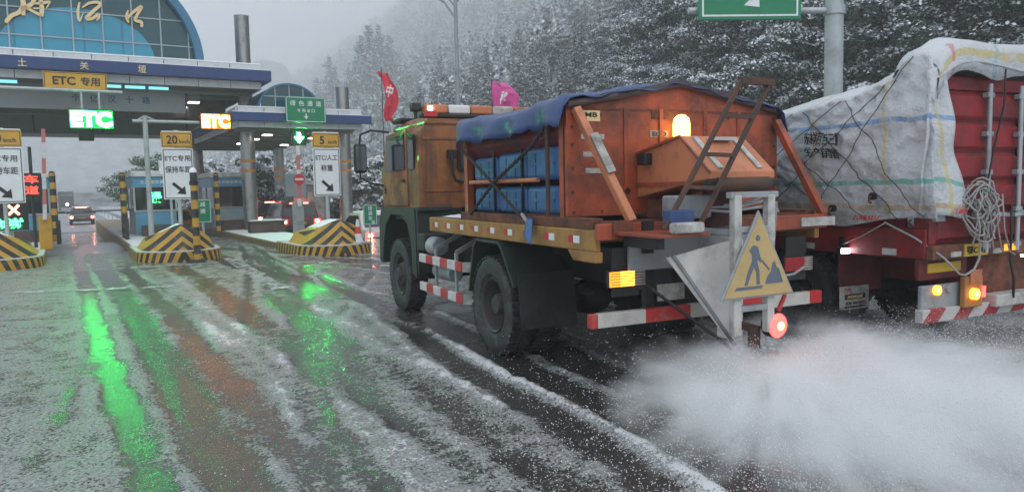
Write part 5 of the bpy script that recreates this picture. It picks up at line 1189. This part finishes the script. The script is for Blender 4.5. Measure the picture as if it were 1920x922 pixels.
# ================================================================== STREET FURNITURE BEHIND THE TRUCKS
def az_pos(u, d):   # a spot on the ground d metres ahead, in the direction the picture column u looks
    x = (u-960)/LENS_PX; return (x*d, d, 0)
t = thing('street_lamp', 'slim grey street lamp with forked arms behind the salt truck', 'street lamp', (-2.35, 34.5, -.1), R(10))
MB().cyl((0,0,0),(0,0,10.4), .13, .085, 14).obj('pole', 'grey_paint', t, smooth=True); MB().tube([(0,0,9.6),(-.5,0,10.3),(-1.5,0,10.9)], .05, 8).obj('arm', 'grey_paint', t, smooth=True); MB().tube([(0,0,10.1),(-.5,0,10.7),(-1.2,0,11.2)], .04, 8).obj('arm', 'grey_paint', t, smooth=True)
MB().tube([(0,0,10.3),(.6,0,10.9),(1.6,0,11.2)], .045, 8).obj('arm', 'grey_paint', t, smooth=True)
for x in (-1.7, 1.75): bx('lamp_head', 'grey_paint', t, x-.35, x+.35, -.15, .15, 10.95 if x < 0 else 11.18, 11.07 if x < 0 else 11.3, bev=.04)
t = thing('gantry_sign', 'large green direction sign on a thick pale pole', 'road sign', (7.45, 17.2, -.34), R(3))
MB().cyl((0,0,-.3),(0,0,9.5), .215, .19, 28).obj('pole', 'galv', t, smooth=True)
for z in (5.95, 7.6): MB().cyl((-3.4,-.1,z),(.1,0,z), .075, n=12).obj('arm', 'galv', t, smooth=True); MB().cyl((0,0,z-.1),(0,0,z+.1), .235, n=28).obj('collar', 'galv', t, smooth=True)
pl = bx('plate', 'sign_green', t, -3.22, -.88, -.26, -.2, 5.70, 8.0, bev=.05, seg=3); fr = MB()
for a in ((-3.14,-.96,5.78,5.82),(-3.14,-.96,7.88,7.92),(-3.14,-3.10,5.82,7.88),(-1.0,-.96,5.82,7.88)): fr.box(a[0],a[1],-.268,-.261,a[2],a[3])
fr.obj('border', 'sign_white', pl)
ar = MB(); ar.bar((-2.28,-.265,6.55),(-1.98,-.265,6.15), .006, .16, (1,0,1)).prism([(-1.84,5.98),(-1.86,6.32),(-2.2,6.02)], 'y', -.268, -.261); ar.obj('arrow', 'sign_white', pl); lettering('出口', pl, 'sign_white', -2.05, 7.2, 1.3, .6, -.266)
for x in (-2.9, -1.2): bx('bracket', 'galv', t, x-.05, x+.05, -.2, -.05, 5.8, 7.9)
def flag(loc, pole_h, path, mat, mark, label, rz=0):
    t = thing('promo_flag', label, 'flag', loc, rz); MB().cyl((0,0,0),(0,0,pole_h), .018, .010, 8).obj('pole', 'black', t)
    rows = []
    for i in range(len(path)-1):
        for k in range(4):
            f = k/4; a = [path[i][j]+(path[i+1][j]-path[i][j])*f for j in range(3)]; rows.append([(a[0]+a[1]*q/8, .07*math.sin(q*.9+a[2]*3+i)*q/8+.05*math.sin(a[2]*4), a[2]-.05*q/8+.03*math.sin(q+i)) for q in range(9)])
    c = MB().grid(rows).obj('cloth', mat, t, smooth='all', thick=.006)
    lettering(mark, c, 'sign_white', path[2][0]+path[2][1]*.42, path[2][2]-.1, .18, .34, -.16, .02, .004, rot=(0, R(15), 0))
    return t
flag((-3.55, 21.0, 0), 5.15, [(-.14,.30,5.05),(.0,.26,4.85),(.06,.36,4.6),(.10,.36,4.3),(.04,.34,4.05),(.02,.22,3.85),(.10,.26,3.65)], 'flag_red', '中', 'curling red flag flying above the truck cab', R(8))
flag((-.43, 19.0, 0), 4.45, [(.02,.30,4.43),(.0,.55,4.28),(.0,.70,4.1),(.0,.66,3.9),(.0,.36,3.7),(.0,.36,3.4),(.0,.36,3.1)], 'flag_pink', '移', 'bright pink feather flag behind the blue tarpaulin', R(2))
t = thing('guard_railing', 'pale sloping hand railing beside the truck cab', 'railing', W(12.4, 26.0, 0), LANE)
for z in (.5, .8, 1.1): MB().bar((0,0,z-.4),(2.6,0,z+.25), .04, .05).obj('rail', 'galv', t)
for x in (0, 1.3, 2.6): bx('post', 'galv', t, x-.03, x+.03, -.03, .03, -.5, 1.0+.25*x/1.3*.9)
for side, lx in (('far side', -3.1), ('hill side', 3.75)):
    t = thing('guardrail', 'snowy steel guardrail along the %s of the road beyond the toll' % side, 'guardrail', W(lx, 58, -.56), LANE)
    MB().prism([(.0,.45),(.05,.5),(.0,.6),(.05,.7),(.0,.75),(-.03,.6)], 'y', 0, 160).obj('beam', 'galv', t)
    for i in range(20): bx('post', 'galv', t, .05, .12, i*8, i*8+.1, 0, .72)

# ================================================================== VEHICLES IN THE LANES
def car(label, loc, rz, paint, L=4.5, Wd=1.82, H=1.68, suv=True, lit=True, bar=True, plate='plate_yellow', name='parked_car'):
    t = thing(name, label, 'car', loc, rz, 'cars queuing at the toll'); w = Wd/2; z0 = .26
    belt = H*.58; hood = H*.56
    rows = []
    prof = [(0.02,.38,belt-.10),(.05,.30,belt),(.30,.24,belt+.02),(L*.5,.22,belt+.01),(L*.72,.22,belt-.01),(L*.93,.24,hood-.12),(L,.34,hood-.28)]
    for y, zb, zt in prof:
        k = 1-.10*abs(y/L-.5)**2*4*.5; rows.append([(-w*k*.93,y,zb),(-w*k,y,zb+.12),(-w*k,y,zt-.12),(-w*k*.94,y,zt),(w*k*.94,y,zt),(w*k,y,zt-.12),(w*k,y,zb+.12),(w*k*.93,y,zb)])
    mb = MB().grid(rows); mb.add(rows[0], [tuple(range(8))]); mb.add(rows[-1], [tuple(range(7,-1,-1))]); b = mb.obj('body', paint, t, smooth=True, bev=.03)
    y0, y1, y2, y3 = ((.06,.28,L*.52,L*.70) if suv else (.55,1.15,L*.52,L*.72))
    g = [[(-w*.93,y0,belt),(-w*.78,y1,H),(w*.78,y1,H),(w*.93,y0,belt)], [(-w*.94,y3,belt-.02),(-w*.78,y2,H-.02),(w*.78,y2,H-.02),(w*.94,y3,belt-.02)]]
    mb = MB(); a, c = g; mb.add(a+c, [(0,1,2,3),(7,6,5,4),(1,5,6,2),(0,4,5,1),(3,2,6,7)]); mb.obj('cabin', paint, t, smooth=True, bev=.04)
    def lp(q, f, gg): return tuple(q[i]+(gg[i]-q[i])*f for i in range(3))
    rw = MB().add([(-w*.80,y0+(y1-y0)*.12-.012,belt+(H-belt)*.12),(w*.80,y0+(y1-y0)*.12-.012,belt+(H-belt)*.12),(w*.68,y0+(y1-y0)*.84-.012,belt+(H-belt)*.84),(-w*.68,y0+(y1-y0)*.84-.012,belt+(H-belt)*.84)], [(0,1,2,3)]).obj('rear_window', 'glass_dark', t, thick=.006)
    for s in (-1, 1):
        MB().add([(s*w*.925,y0+.28,belt+.06),(s*w*.935,y3-.28,belt+.04),(s*w*.80,y2-.06,H-.12),(s*w*.80,y1+.10,H-.10)], [(0,1,2,3)]).obj('side_window', 'glass_dark', t, thick=.03)
        MB().box(s*(w-.30) if s > 0 else -w+.0, s*w if s > 0 else -w+.30, -.005, .05, belt-.30, belt-.10).obj('tail_lamp', 'tail_red' if lit else 'red_paint', t, bev=.02)
        if lit: MB().lathe([(-.03,0),(-.025,.06),(-.006,.075)], (s*(w-.17),0,belt-.2), 'y', 12).obj('bulb', 'tail_dot', t, smooth='all')
        for y in (L*.19, L*.80):
            wl = link('wheel', None, t); wl.location = (s*(w-.12), y, .34)
            MB().lathe([(-.1,.2),(-.11,.30),(-.06,.34),(.06,.34),(.11,.30),(.1,.2),(-.1,.2)], (0,0,0), 'x', 22).obj('tyre', 'rubber', wl, smooth=True); MB().cyl((-.08,0,0),(.08,0,0), .21, n=18).obj('rim', 'galv', wl)
        MB().box(s*(w+.0)-.0, s*(w+.16), y3-.25, y3-.13, belt+.02, belt+.16).obj('mirror', paint, t, bev=.02)
    bx('bumper', 'black', t, -w*.92, w*.92, -.06, .08, .30, .56, bev=.04); bx('number_plate', plate, t, -.24, .24, -.015, -.002, belt-.36, belt-.22) if True else None
    if bar and lit: bx('brake_bar', 'brake_bar', t, -.42, .42, y1-.05, y1-.005, H-.06, H-.01)
    if suv:
        for s in (-1, 1): bx('roof_rail', 'galv', t, s*w*.68-.02, s*w*.68+.02, y1+.1, y2-.1, H, H+.05)
    else: bx('roof_snow', 'snow', t, -w*.7, w*.7, y1+.1, y2-.1, H-.01, H+.05, bev=.03)
    return t
car('black SUV with lit tail lamps queuing behind the banded pillar', W(9.55, 40.5, -.40), LANE, 'car_black')
car('dark red SUV with lit brake bar in the lane behind the 5 km/h sign', W(9.25, 34.2, -.32), LANE, 'car_red', H=1.60)
car('pale pinkish sedan half hidden by the island cone', W(10.15, 25.6, -.5), LANE, 'car_white', suv=False, H=1.42, bar=False)
car('orange taxi seen between the booths', W(4.75, 40.0, -.45), LANE, 'car_orange', suv=False, H=1.45, lit=False)
car('red-lit sedan driving off in the open lane beyond the boom', W(1.1, 70.0, -.57), LANE, 'car_grey', suv=False, H=1.45)
tv = thing('oncoming_truck', 'dark truck with one bright headlamp far down the road', 'truck', W(.1, 150.0, -.56), LANE)
bx('box', 'car_black', tv, -1.2, 1.2, 1.6, 7.5, .9, 3.3, bev=.05); bx('cab', 'car_black', tv, -1.1, 1.1, .0, 1.55, .6, 2.7, bev=.12); bx('windscreen', 'glass_dark', tv, -.95, .95, -.02, .01, 1.65, 2.45); bx('headlamp', 'headlamp', tv, -.05, .35, -.03, -.005, .85, 1.2); bx('bumper', 'black', tv, -1.1, 1.1, -.08, .02, .45, .75, bev=.03)
for x in (-.95, .95):
    for y in (1.0, 5.6): MB().cyl((x-.14,y,.5),(x+.14,y,.5), .5, n=18).obj('wheel', 'rubber', tv)
tv = thing('far_car', 'small car with lit headlamp beside the far guardrail', 'car', W(-2.0, 70.0, -.56), LANE)
bx('body', 'car_white', tv, -.85, .85, 0, 4.2, .35, .85, bev=.12); bx('cabin', 'glass_dark', tv, -.72, .72, 1.2, 3.6, .85, 1.4, bev=.15); bx('headlamp', 'headlamp', tv, .5, .78, -.02, .02, .58, .75)
for x in (-.75, .75):
    for y in (.8, 3.3): MB().cyl((x-.1,y,.32),(x+.1,y,.32), .32, n=16).obj('wheel', 'rubber', tv)

# ================================================================== TREES
def leaf_quads(C, N_, size, rng, aspect=.55, flat=0.):
    """one bent leaf-sized quad at each centre, normal N_ jittered"""
    n = len(C); nrm = N_+rng.normal(0, .55*(1-flat)+.12, (n,3)); nrm /= np.linalg.norm(nrm, axis=1, keepdims=True)
    t_ = rng.normal(0, 1, (n,3)); t_ -= (t_*nrm).sum(1, keepdims=True)*nrm; t_ /= np.linalg.norm(t_, axis=1, keepdims=True); b_ = np.cross(nrm, t_)
    s = size*(.6+.8*rng.random((n,1))); a = t_*s; b = b_*s*aspect
    V = np.stack([C-a, C-b, C+a, C+b], 1).reshape(-1,3); F = np.arange(4*n).reshape(-1,4); return V, F
def joined(name, parts, mat): V = np.concatenate([p_[0] for p_ in parts]); o = 0; Fs = []
def mesh_from(name, V, F, mat):
    o = big_mesh(name, V, F, mat, smooth=False); me = o.data; bpy.data.objects.remove(o); return me
def broad_proto(seed, h, rad, nclump, per, snowper, leaf, lmat, smat='snow', trunk_h=None):
    rng = np.random.default_rng(seed); th = trunk_h or h*.35; mb = MB(); tips = []
    mb.tube([(0,0,-.6),(.05,.02,th*.5),(.0,.05,th),(.05,0,h*.75)], [h*.022,h*.018,h*.014,h*.006], 8)
    cs = []
    for i in range(nclump):
        for _ in range(30):
            p_ = rng.uniform(-1, 1, 3)
            r_ = np.linalg.norm(p_)
            if .35 < r_ < 1 and p_[2] > -.75: break
        k = 1+.28*math.sin(3*math.atan2(p_[1], p_[0])+seed)+.15*rng.normal()
        c = np.array([p_[0]*rad*k, p_[1]*rad*k, th*.75+(h-th*.75)*(.5+.5*p_[2])]); cs.append(c)
        if i % 3 == 0:
            z0 = th*(.55+.5*rng.random()); mb.tube([(0,0,z0),(c[0]*.45,c[1]*.45,z0+(c[2]-z0)*.6),tuple(c)], [h*.009,h*.006,h*.003], 5)
    cs = np.array(cs); LC = []; LN = []; SC = []; SN = []; cr = rad*.30
    for c in cs:
        q = rng.normal(0, 1, (per,3)); q /= np.linalg.norm(q, axis=1, keepdims=True); r_ = cr*(rng.random((per,1))**.4)*(.7+.6*rng.random()); pts = c+q*r_*np.array([1.15,1.15,.62]); LC.append(pts); LN.append(q+np.array([0,0,.5]))
        ns = rng.poisson(snowper); q = rng.normal(0, 1, (ns,3)); q[:,2] = np.abs(q[:,2])+.25; q /= np.linalg.norm(q, axis=1, keepdims=True); r_ = cr*(.85+.25*rng.random((ns,1))); SC.append(c+q*r_*np.array([1.15,1.15,.66])); SN.append(np.tile([0,0,1.], (ns,1))+q*.25)
    V, F = leaf_quads(np.concatenate(LC), np.concatenate(LN), leaf, rng); SV, SF = leaf_quads(np.concatenate(SC), np.concatenate(SN), leaf*.8, rng, .75, .3)
    return mb.mesh('trunk', 'bark'), mesh_from('crown', V, F, lmat), mesh_from('snow_on_crown', SV, SF, smat)
def conifer_proto(seed, h, rad, levels, per, snowk, leaf, lmat, smat='snow'):
    rng = np.random.default_rng(seed); mb = MB(); mb.tube([(0,0,-.6),(0,0,h*.5),(.03,0,h*.98)], [h*.016,h*.010,h*.002], 7); LC = []; LN = []; SC = []; SN = []
    for i in range(levels):
        f = .20+.80*i/levels; z = h*f; R0 = rad*(1-f)**.75*(1.05+.3*rng.normal())+.12; nb = 5+int(3*(1-f))
        for b in range(nb):
            a = rng.uniform(0, 2*math.pi); L = max(.2, R0*(.7+.5*rng.random())); d = np.array([math.cos(a), math.sin(a), 0]); dr = .28+.2*rng.random()
            n_ = max(5, int(per*L/rad)); s = rng.random((n_,1))**.7; pts = np.array([0,0,z])+d*L*s+np.array([0,0,-1])*dr*L*s**1.5+rng.normal(0, .10*L+.05, (n_,3))*np.array([1,1,.45]); LC.append(pts); LN.append(np.tile([0,0,.6], (n_,1))+rng.normal(0,.5,(n_,3)))
            ns = int(n_*snowk); s = .25+.75*rng.random((ns,1)); SC.append(np.array([0,0,z+.08])+d*L*s+np.array([0,0,-1])*dr*L*s**1.5+rng.normal(0, .07*L+.03, (ns,3))*np.array([1,1,.3])); SN.append(np.tile([0,0,1.], (ns,1)))
        if i % 4 == 0: mb.tube([(0,0,z),tuple(np.array([0,0,z])+d*L*.8-np.array([0,0,dr*L*.6]))], [h*.004,h*.002], 4)
    V, F = leaf_quads(np.concatenate(LC), np.concatenate(LN), leaf, rng, .4); SV, SF = leaf_quads(np.concatenate(SC), np.concatenate(SN), leaf*1.0, rng, .65, .3)
    return mb.mesh('trunk', 'bark'), mesh_from('crown', V, F, lmat), mesh_from('snow_on_crown', SV, SF, smat)
def bare_proto(seed, h, smat='frost'):
    rng = random.Random(seed); mb = MB(); fr_ = MB()
    def grow(p, d, L, r, lev):
        q = p+d*L; mb.tube([tuple(p), tuple((p+q)/2+Vector((rng.uniform(-1,1),rng.uniform(-1,1),0))*L*.04), tuple(q)], [r,r*.8,r*.6], 4 if lev < 2 else 3)
        if lev >= 1: fr_.tube([tuple(p+Vector((0,0,r*.9))), tuple(q+Vector((0,0,r*.9)))], max(.02, r*.8), 3)
        if lev < 4:
            for k in range(3 if lev else 6):
                f = rng.uniform(.45, 1.0); nd = (d*.8+Vector((rng.uniform(-1,1),rng.uniform(-1,1),rng.uniform(-.1,.8)))*.75).normalized(); grow(p+d*L*f, nd, L*rng.uniform(.5,.68), r*.52, lev+1)
    grow(Vector((0,0,-.4)), Vector((0,0,1)), h*.45, h*.013, 0)
    return mb.mesh('trunk', 'bark'), mb.mesh('crown', 'twig'), fr_.mesh('snow_on_crown', smat)
PRO = {
 'near': [broad_proto(s, 9.0, 3.0, 110, 150, 95, .10, 'leaf_dark') for s in (1, 2, 3)],
 'green': [broad_proto(21, 5.0, 1.6, 40, 90, 9, .09, 'leaf_green')],
 'bush': [broad_proto(s, 3.2, 1.7, 36, 70, 130, .10, 'leaf_dark', trunk_h=.6) for s in (31, 32)],
 'con': [conifer_proto(s, 10.0, 2.2, 36, 62, .62, .13, 'leaf_conifer') for s in (41, 42, 43)],
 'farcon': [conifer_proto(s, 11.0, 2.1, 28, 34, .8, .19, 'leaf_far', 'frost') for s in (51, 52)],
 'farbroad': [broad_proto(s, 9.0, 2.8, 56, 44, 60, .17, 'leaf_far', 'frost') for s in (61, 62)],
 'bare': [bare_proto(s, 9.0) for s in (71, 72)],
}
def tree(kind, i, x, y, z, s, rz, label, group, cat='tree', name=None):
    tm, cm, sm = PRO[kind][i % len(PRO[kind])]
    t = thing(name or {'near':'broadleaf_tree','green':'evergreen_tree','bush':'snowy_shrub','con':'conifer_tree','farcon':'conifer_tree','farbroad':'broadleaf_tree','bare':'bare_tree'}[kind], label, cat, (x, y, z), rz, group); t.scale = (s, s, s*random.uniform(.92, 1.1))
    link('trunk', tm, t); link('crown', cm, t); link('snow_on_crown', sm, t); return t
def ground_z(x, y): l = x*cl+y*sl; m_2 = -x*sl+y*cl; return float(hill_z(np.array([l]), np.array([m_2]))[0]) if l > 12 else -.6
def hill_spot(u, d): x, y, _ = az_pos(u, d); return x, y, ground_z(x, y)
trnd = random.Random(3)
# near broadleaf wood above the trucks
NEAR = [(1215,46,.80),(1280,38,.80),(1345,42,.92),(1420,34,.80),(1490,32,.80),(1560,34,.92),(1635,31,.9),(1700,34,1.0),(1760,30,.9),(1835,32,1.0),(1900,29,.95),(1960,31,1.05),(1395,46,1.1),(1520,44,1.15),(1680,44,1.25),(1800,42,1.25),(1900,40,1.25),(1270,52,1.0),(2040,31,1.1),(1460,40,1.0)]
for k, (u, d, s) in enumerate(NEAR):
    x, y, z = hill_spot(u, d); tree('near', k, x, y, z, s, trnd.uniform(0, 6), 'snow-dusted dark broadleaf tree in the wood above the trailer', 'dark broadleaf trees above the trailer')
for k in range(34):
    u = trnd.uniform(1180, 2000); d = trnd.uniform(25, 31); x, y, z = hill_spot(u, d); tree('bush', k, x, y, z, trnd.uniform(.8, 1.3), trnd.uniform(0, 6), 'snow-laden shrub at the foot of the dark wood', 'snow-laden shrubs at the foot of the wood', 'shrub')
# mid conifers
for k in range(60):
    u = trnd.uniform(800, 1210); d = trnd.uniform(56, 92); x, y, z = hill_spot(u, d); tree('con' if trnd.random() < .8 else 'near', k, x, y, z, trnd.uniform(.45, .8), trnd.uniform(0, 6), 'dark snow-laden conifer standing on the slope behind the flags', 'dark conifers on the lower slope')
# snowy thicket behind the toll lanes
for k in range(110):
    u = trnd.uniform(170, 860); d = trnd.uniform(42, 76); x, y, z = az_pos(u, d)[0], d, 0; z = ground_z(x, y)
    if x*cl+y*sl < 9: continue
    tree('bush', k, x, y, z, trnd.uniform(.8, 1.6), trnd.uniform(0, 6), 'snow-covered bush in the thicket behind the toll lanes', 'snow-covered bushes behind the toll lanes', 'shrub')
for k, (l, m_2, s) in enumerate(((6.2, 66, 1.15), (8.2, 70, 1.3), (4.6, 74, 1.0), (17, 52, .8), (19.5, 46, .9), (21, 42, .9))):
    x, y, _ = W(l, m_2); tree('green', 0, x, y, -.6, s, k, ['green evergreen beside the road beyond the booth','taller green evergreen behind the booth','small green evergreen close to the far guardrail','green evergreen bush behind the lower canopy','green evergreen bush next to the truck mirror','green evergreen bush under the red flag'][k], 'green evergreens behind the plaza')
# far slope
for k in range(250):
    u = trnd.uniform(380, 1240); d = 82+185*trnd.random()**1.1; x, y, z = hill_spot(u, d)
    if x*cl+y*sl < 24: continue
    kd = trnd.choices(('farcon', 'farbroad', 'bare'), (.42, .38, .20))[0]
    tree(kd, k, x, y, z, trnd.uniform(.5, .9), trnd.uniform(0, 6), {'farcon':'frosted conifer fading into mist on the hillside','farbroad':'frosted round tree fading into mist on the hillside','bare':'bare frosted tree on the misty hillside'}[kd], {'farcon':'frosted conifers on the misty hillside','farbroad':'frosted round trees on the misty hillside','bare':'bare frosted trees on the misty hillside'}[kd])
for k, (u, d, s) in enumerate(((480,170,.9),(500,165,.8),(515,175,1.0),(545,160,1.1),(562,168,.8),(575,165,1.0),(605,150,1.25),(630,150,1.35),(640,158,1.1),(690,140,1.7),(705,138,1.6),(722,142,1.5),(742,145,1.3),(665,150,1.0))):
    x, y, z = hill_spot(u, d); tree('farcon', k, x, y, z, s*1.0, k, 'tall misty conifer on the skyline of the spur', 'skyline conifers on the spur')
# the rest of the wood: one mass of simple crowns on the slope
rng = np.random.default_rng(5); nf = 2600; VV = []; FF = []; MI = []; base_i = 0
u_ = rng.uniform(330, 2100, nf); d_ = np.where(u_ < 1250, 95+205*rng.random(nf)**.8, 62+120*rng.random(nf)); xx = (u_-960)/LENS_PX*d_; yy = d_; ll = xx*cl+yy*sl; m2 = -xx*sl+yy*cl; ok = ll > 27; xx, yy, ll, m2 = xx[ok], yy[ok], ll[ok], m2[ok]; zz_ = hill_z(ll, m2); hh_ = rng.uniform(4.5, 8.5, len(xx))
CC = []; NN = []; SS = []; SNW = []
for x, y, z, h in zip(xx, yy, zz_, hh_):
    n_ = 110; f = rng.random((n_,1)); a = rng.uniform(0, 2*math.pi, (n_,1)); con = rng.random() < .5
    r_ = (h*.24*(1-f)**.8+.1 if con else h*.30*np.sqrt(np.clip(1-(2*f-1)**2, 0, 1)))*np.sqrt(rng.random((n_,1)))
    CC.append(np.concatenate([x+r_*np.cos(a), y+r_*np.sin(a), z+h*(.2+.8*f)], 1))
CC = np.concatenate(CC); V, F = leaf_quads(CC, np.tile([0,0,.7], (len(CC),1))+rng.normal(0,.5,(len(CC),3)), .34, rng, .6)
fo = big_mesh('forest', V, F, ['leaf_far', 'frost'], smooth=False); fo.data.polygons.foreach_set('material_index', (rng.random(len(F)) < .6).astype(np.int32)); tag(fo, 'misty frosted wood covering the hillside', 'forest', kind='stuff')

# ================================================================== AIR: haze, salt plume, grains
def volume(name, col, dens_fn=None, dens=0., aniso=0.):
    m = bpy.data.materials.new(name); m.use_nodes = True; t = m.node_tree; t.nodes.clear(); o = nn(t, 'ShaderNodeOutputMaterial'); v = nn(t, 'ShaderNodeVolumePrincipled'); v.inputs['Color'].default_value = (*col, 1); v.inputs['Anisotropy'].default_value = aniso; v.inputs['Density'].default_value = dens
    if dens_fn: t.links.new(dens_fn(t), v.inputs['Density'])
    t.links.new(v.outputs[0], o.inputs['Volume']); MATS[name] = m; return m
volume('haze_air', (.985, .992, 1.0), dens=.0021)
o = MB().box(-330, 330, -30, 345, -2.5, 118).obj('haze', 'haze_air'); tag(o, 'pale winter haze filling the valley air', 'haze', kind='stuff')
volume('cloud_air', (.985, .992, 1.0), dens=.0078)
o = MB().box(-320, 320, 98, 335, 2.5, 112).obj('low_cloud', 'cloud_air'); tag(o, 'low cloud clinging to the wooded hillside', 'cloud', kind='stuff')
SPX = (TR_O[0]+1.10*math.cos(TR_R)+2.7*math.sin(TR_R), TR_O[1]+1.10*math.sin(TR_R)-2.7*math.cos(TR_R))
PLX, PLY = 2.92, 4.95
def plume(t):
    tc = nn(t, 'ShaderNodeTexCoord'); sp = nn(t, 'ShaderNodeSeparateXYZ'); t.links.new(tc.outputs['Object'], sp.inputs[0]); x, y, z = sp.outputs
    r2_ = math_(t, 'ADD', math_(t, 'POWER', math_(t, 'DIVIDE', x, 2.15), 2.0), math_(t, 'POWER', math_(t, 'DIVIDE', y, 2.05), 2.0)); r_ = math_(t, 'POWER', r2_, .5)
    n1 = nn(t, 'ShaderNodeTexNoise'); n1.inputs['Scale'].default_value = 1.7; n1.inputs['Detail'].default_value = 4; mp = nn(t, 'ShaderNodeMapping'); mp.inputs['Scale'].default_value = (1, 1, 2.2); t.links.new(tc.outputs['Object'], mp.inputs[0]); t.links.new(mp.outputs[0], n1.inputs['Vector'])
    rim = math_(t, 'MULTIPLY', math_(t, 'SUBTRACT', math_(t, 'ADD', 1.0, math_(t, 'MULTIPLY', math_(t, 'SUBTRACT', n1.outputs['Fac'], .5), .7)), r_), 1.7, True)      # thins out towards its rim
    top = math_(t, 'ADD', .55, math_(t, 'MULTIPLY', math_(t, 'SUBTRACT', n1.outputs['Fac'], .5), .6))
    hz = math_(t, 'DIVIDE', math_(t, 'SUBTRACT', top, z), .30, True)
    # rays of salt fanning out from the disc
    dx = math_(t, 'ADD', x, PLX-SPX[0]); dy = math_(t, 'ADD', y, PLY-SPX[1]); an = math_(t, 'ARCTAN2', dy, dx); rd = math_(t, 'POWER', math_(t, 'ADD', math_(t, 'POWER', dx, 2.0), math_(t, 'POWER', dy, 2.0)), .5)
    cb = nn(t, 'ShaderNodeCombineXYZ'); t.links.new(math_(t, 'MULTIPLY', an, 9.0), cb.inputs[0]); t.links.new(math_(t, 'MULTIPLY', rd, .9), cb.inputs[1]); t.links.new(math_(t, 'MULTIPLY', z, 5.0), cb.inputs[2])
    n2 = nn(t, 'ShaderNodeTexNoise'); n2.inputs['Scale'].default_value = 1.0; n2.inputs['Detail'].default_value = 5; n2.inputs['Roughness'].default_value = .65; t.links.new(cb.outputs[0], n2.inputs['Vector'])
    nz_ = math_(t, 'ADD', ramp(t, n1.outputs['Fac'], .36, .62), math_(t, 'MULTIPLY', ramp(t, n2.outputs['Fac'], .44, .62), 2.4))
    d = math_(t, 'MULTIPLY', math_(t, 'MULTIPLY', math_(t, 'POWER', rim, .8), hz), math_(t, 'ADD', .10, nz_))
    return math_(t, 'MULTIPLY', math_(t, 'MULTIPLY', d, math_(t, 'MAXIMUM', .28, math_(t, 'SUBTRACT', 1.25, math_(t, 'MULTIPLY', rd, .42)))), 3.7)
volume('salt_cloud', (.985, .99, .995), plume, aniso=0.)
mb = MB(); N = 40; loops = [[(2.6*k*math.cos(2*math.pi*i/N), 2.5*k*math.sin(2*math.pi*i/N), z) for i in range(N)] for z, k in ((.015, 1), (.5, 1), (.85, .9), (1.0, .6))]
for a, b in zip(loops[:-1], loops[1:]): mb.add(a+b, [(i, (i+1)%N, N+(i+1)%N, N+i) for i in range(N)])
mb.add(loops[0], [tuple(range(N))]); mb.add(loops[-1], [tuple(range(N))])
o = mb.obj('salt_spray', 'salt_cloud', loc=(PLX, PLY, 0)); tag(o, 'white cloud of salt spray thrown out behind the truck', 'spray', kind='stuff')
M('salt', (.8, .81, .83), .6, var=.05, bmp=0)
rng = np.random.default_rng(8); ng = 60000; a = rng.normal(-R(62), R(38), ng); r_ = .3+2.6*rng.random(ng)**.8; z = .02+(.10+.60*np.exp(-((r_-1.2)/2.2)**2))*rng.random(ng)
C_ = np.stack([SPX[0]+r_*np.cos(a), SPX[1]+r_*np.sin(a)*.95, z], 1); s = rng.uniform(.0008, .0030, (ng,1)); tet = np.array([[1,1,1],[1,-1,-1],[-1,1,-1],[-1,-1,1]])
V = (C_[:,None,:]+tet[None]*s[:,:,None]).reshape(-1,3); b0 = np.arange(ng)[:,None]*4; F = (b0[:,None,:]+np.array([[0,1,2],[0,3,1],[0,2,3],[1,3,2]])[None]).reshape(-1,3)
o = big_mesh('salt_grains', V, F, 'salt', smooth=False); tag(o, 'flying white salt grains behind the spreader disc', 'salt', kind='stuff')
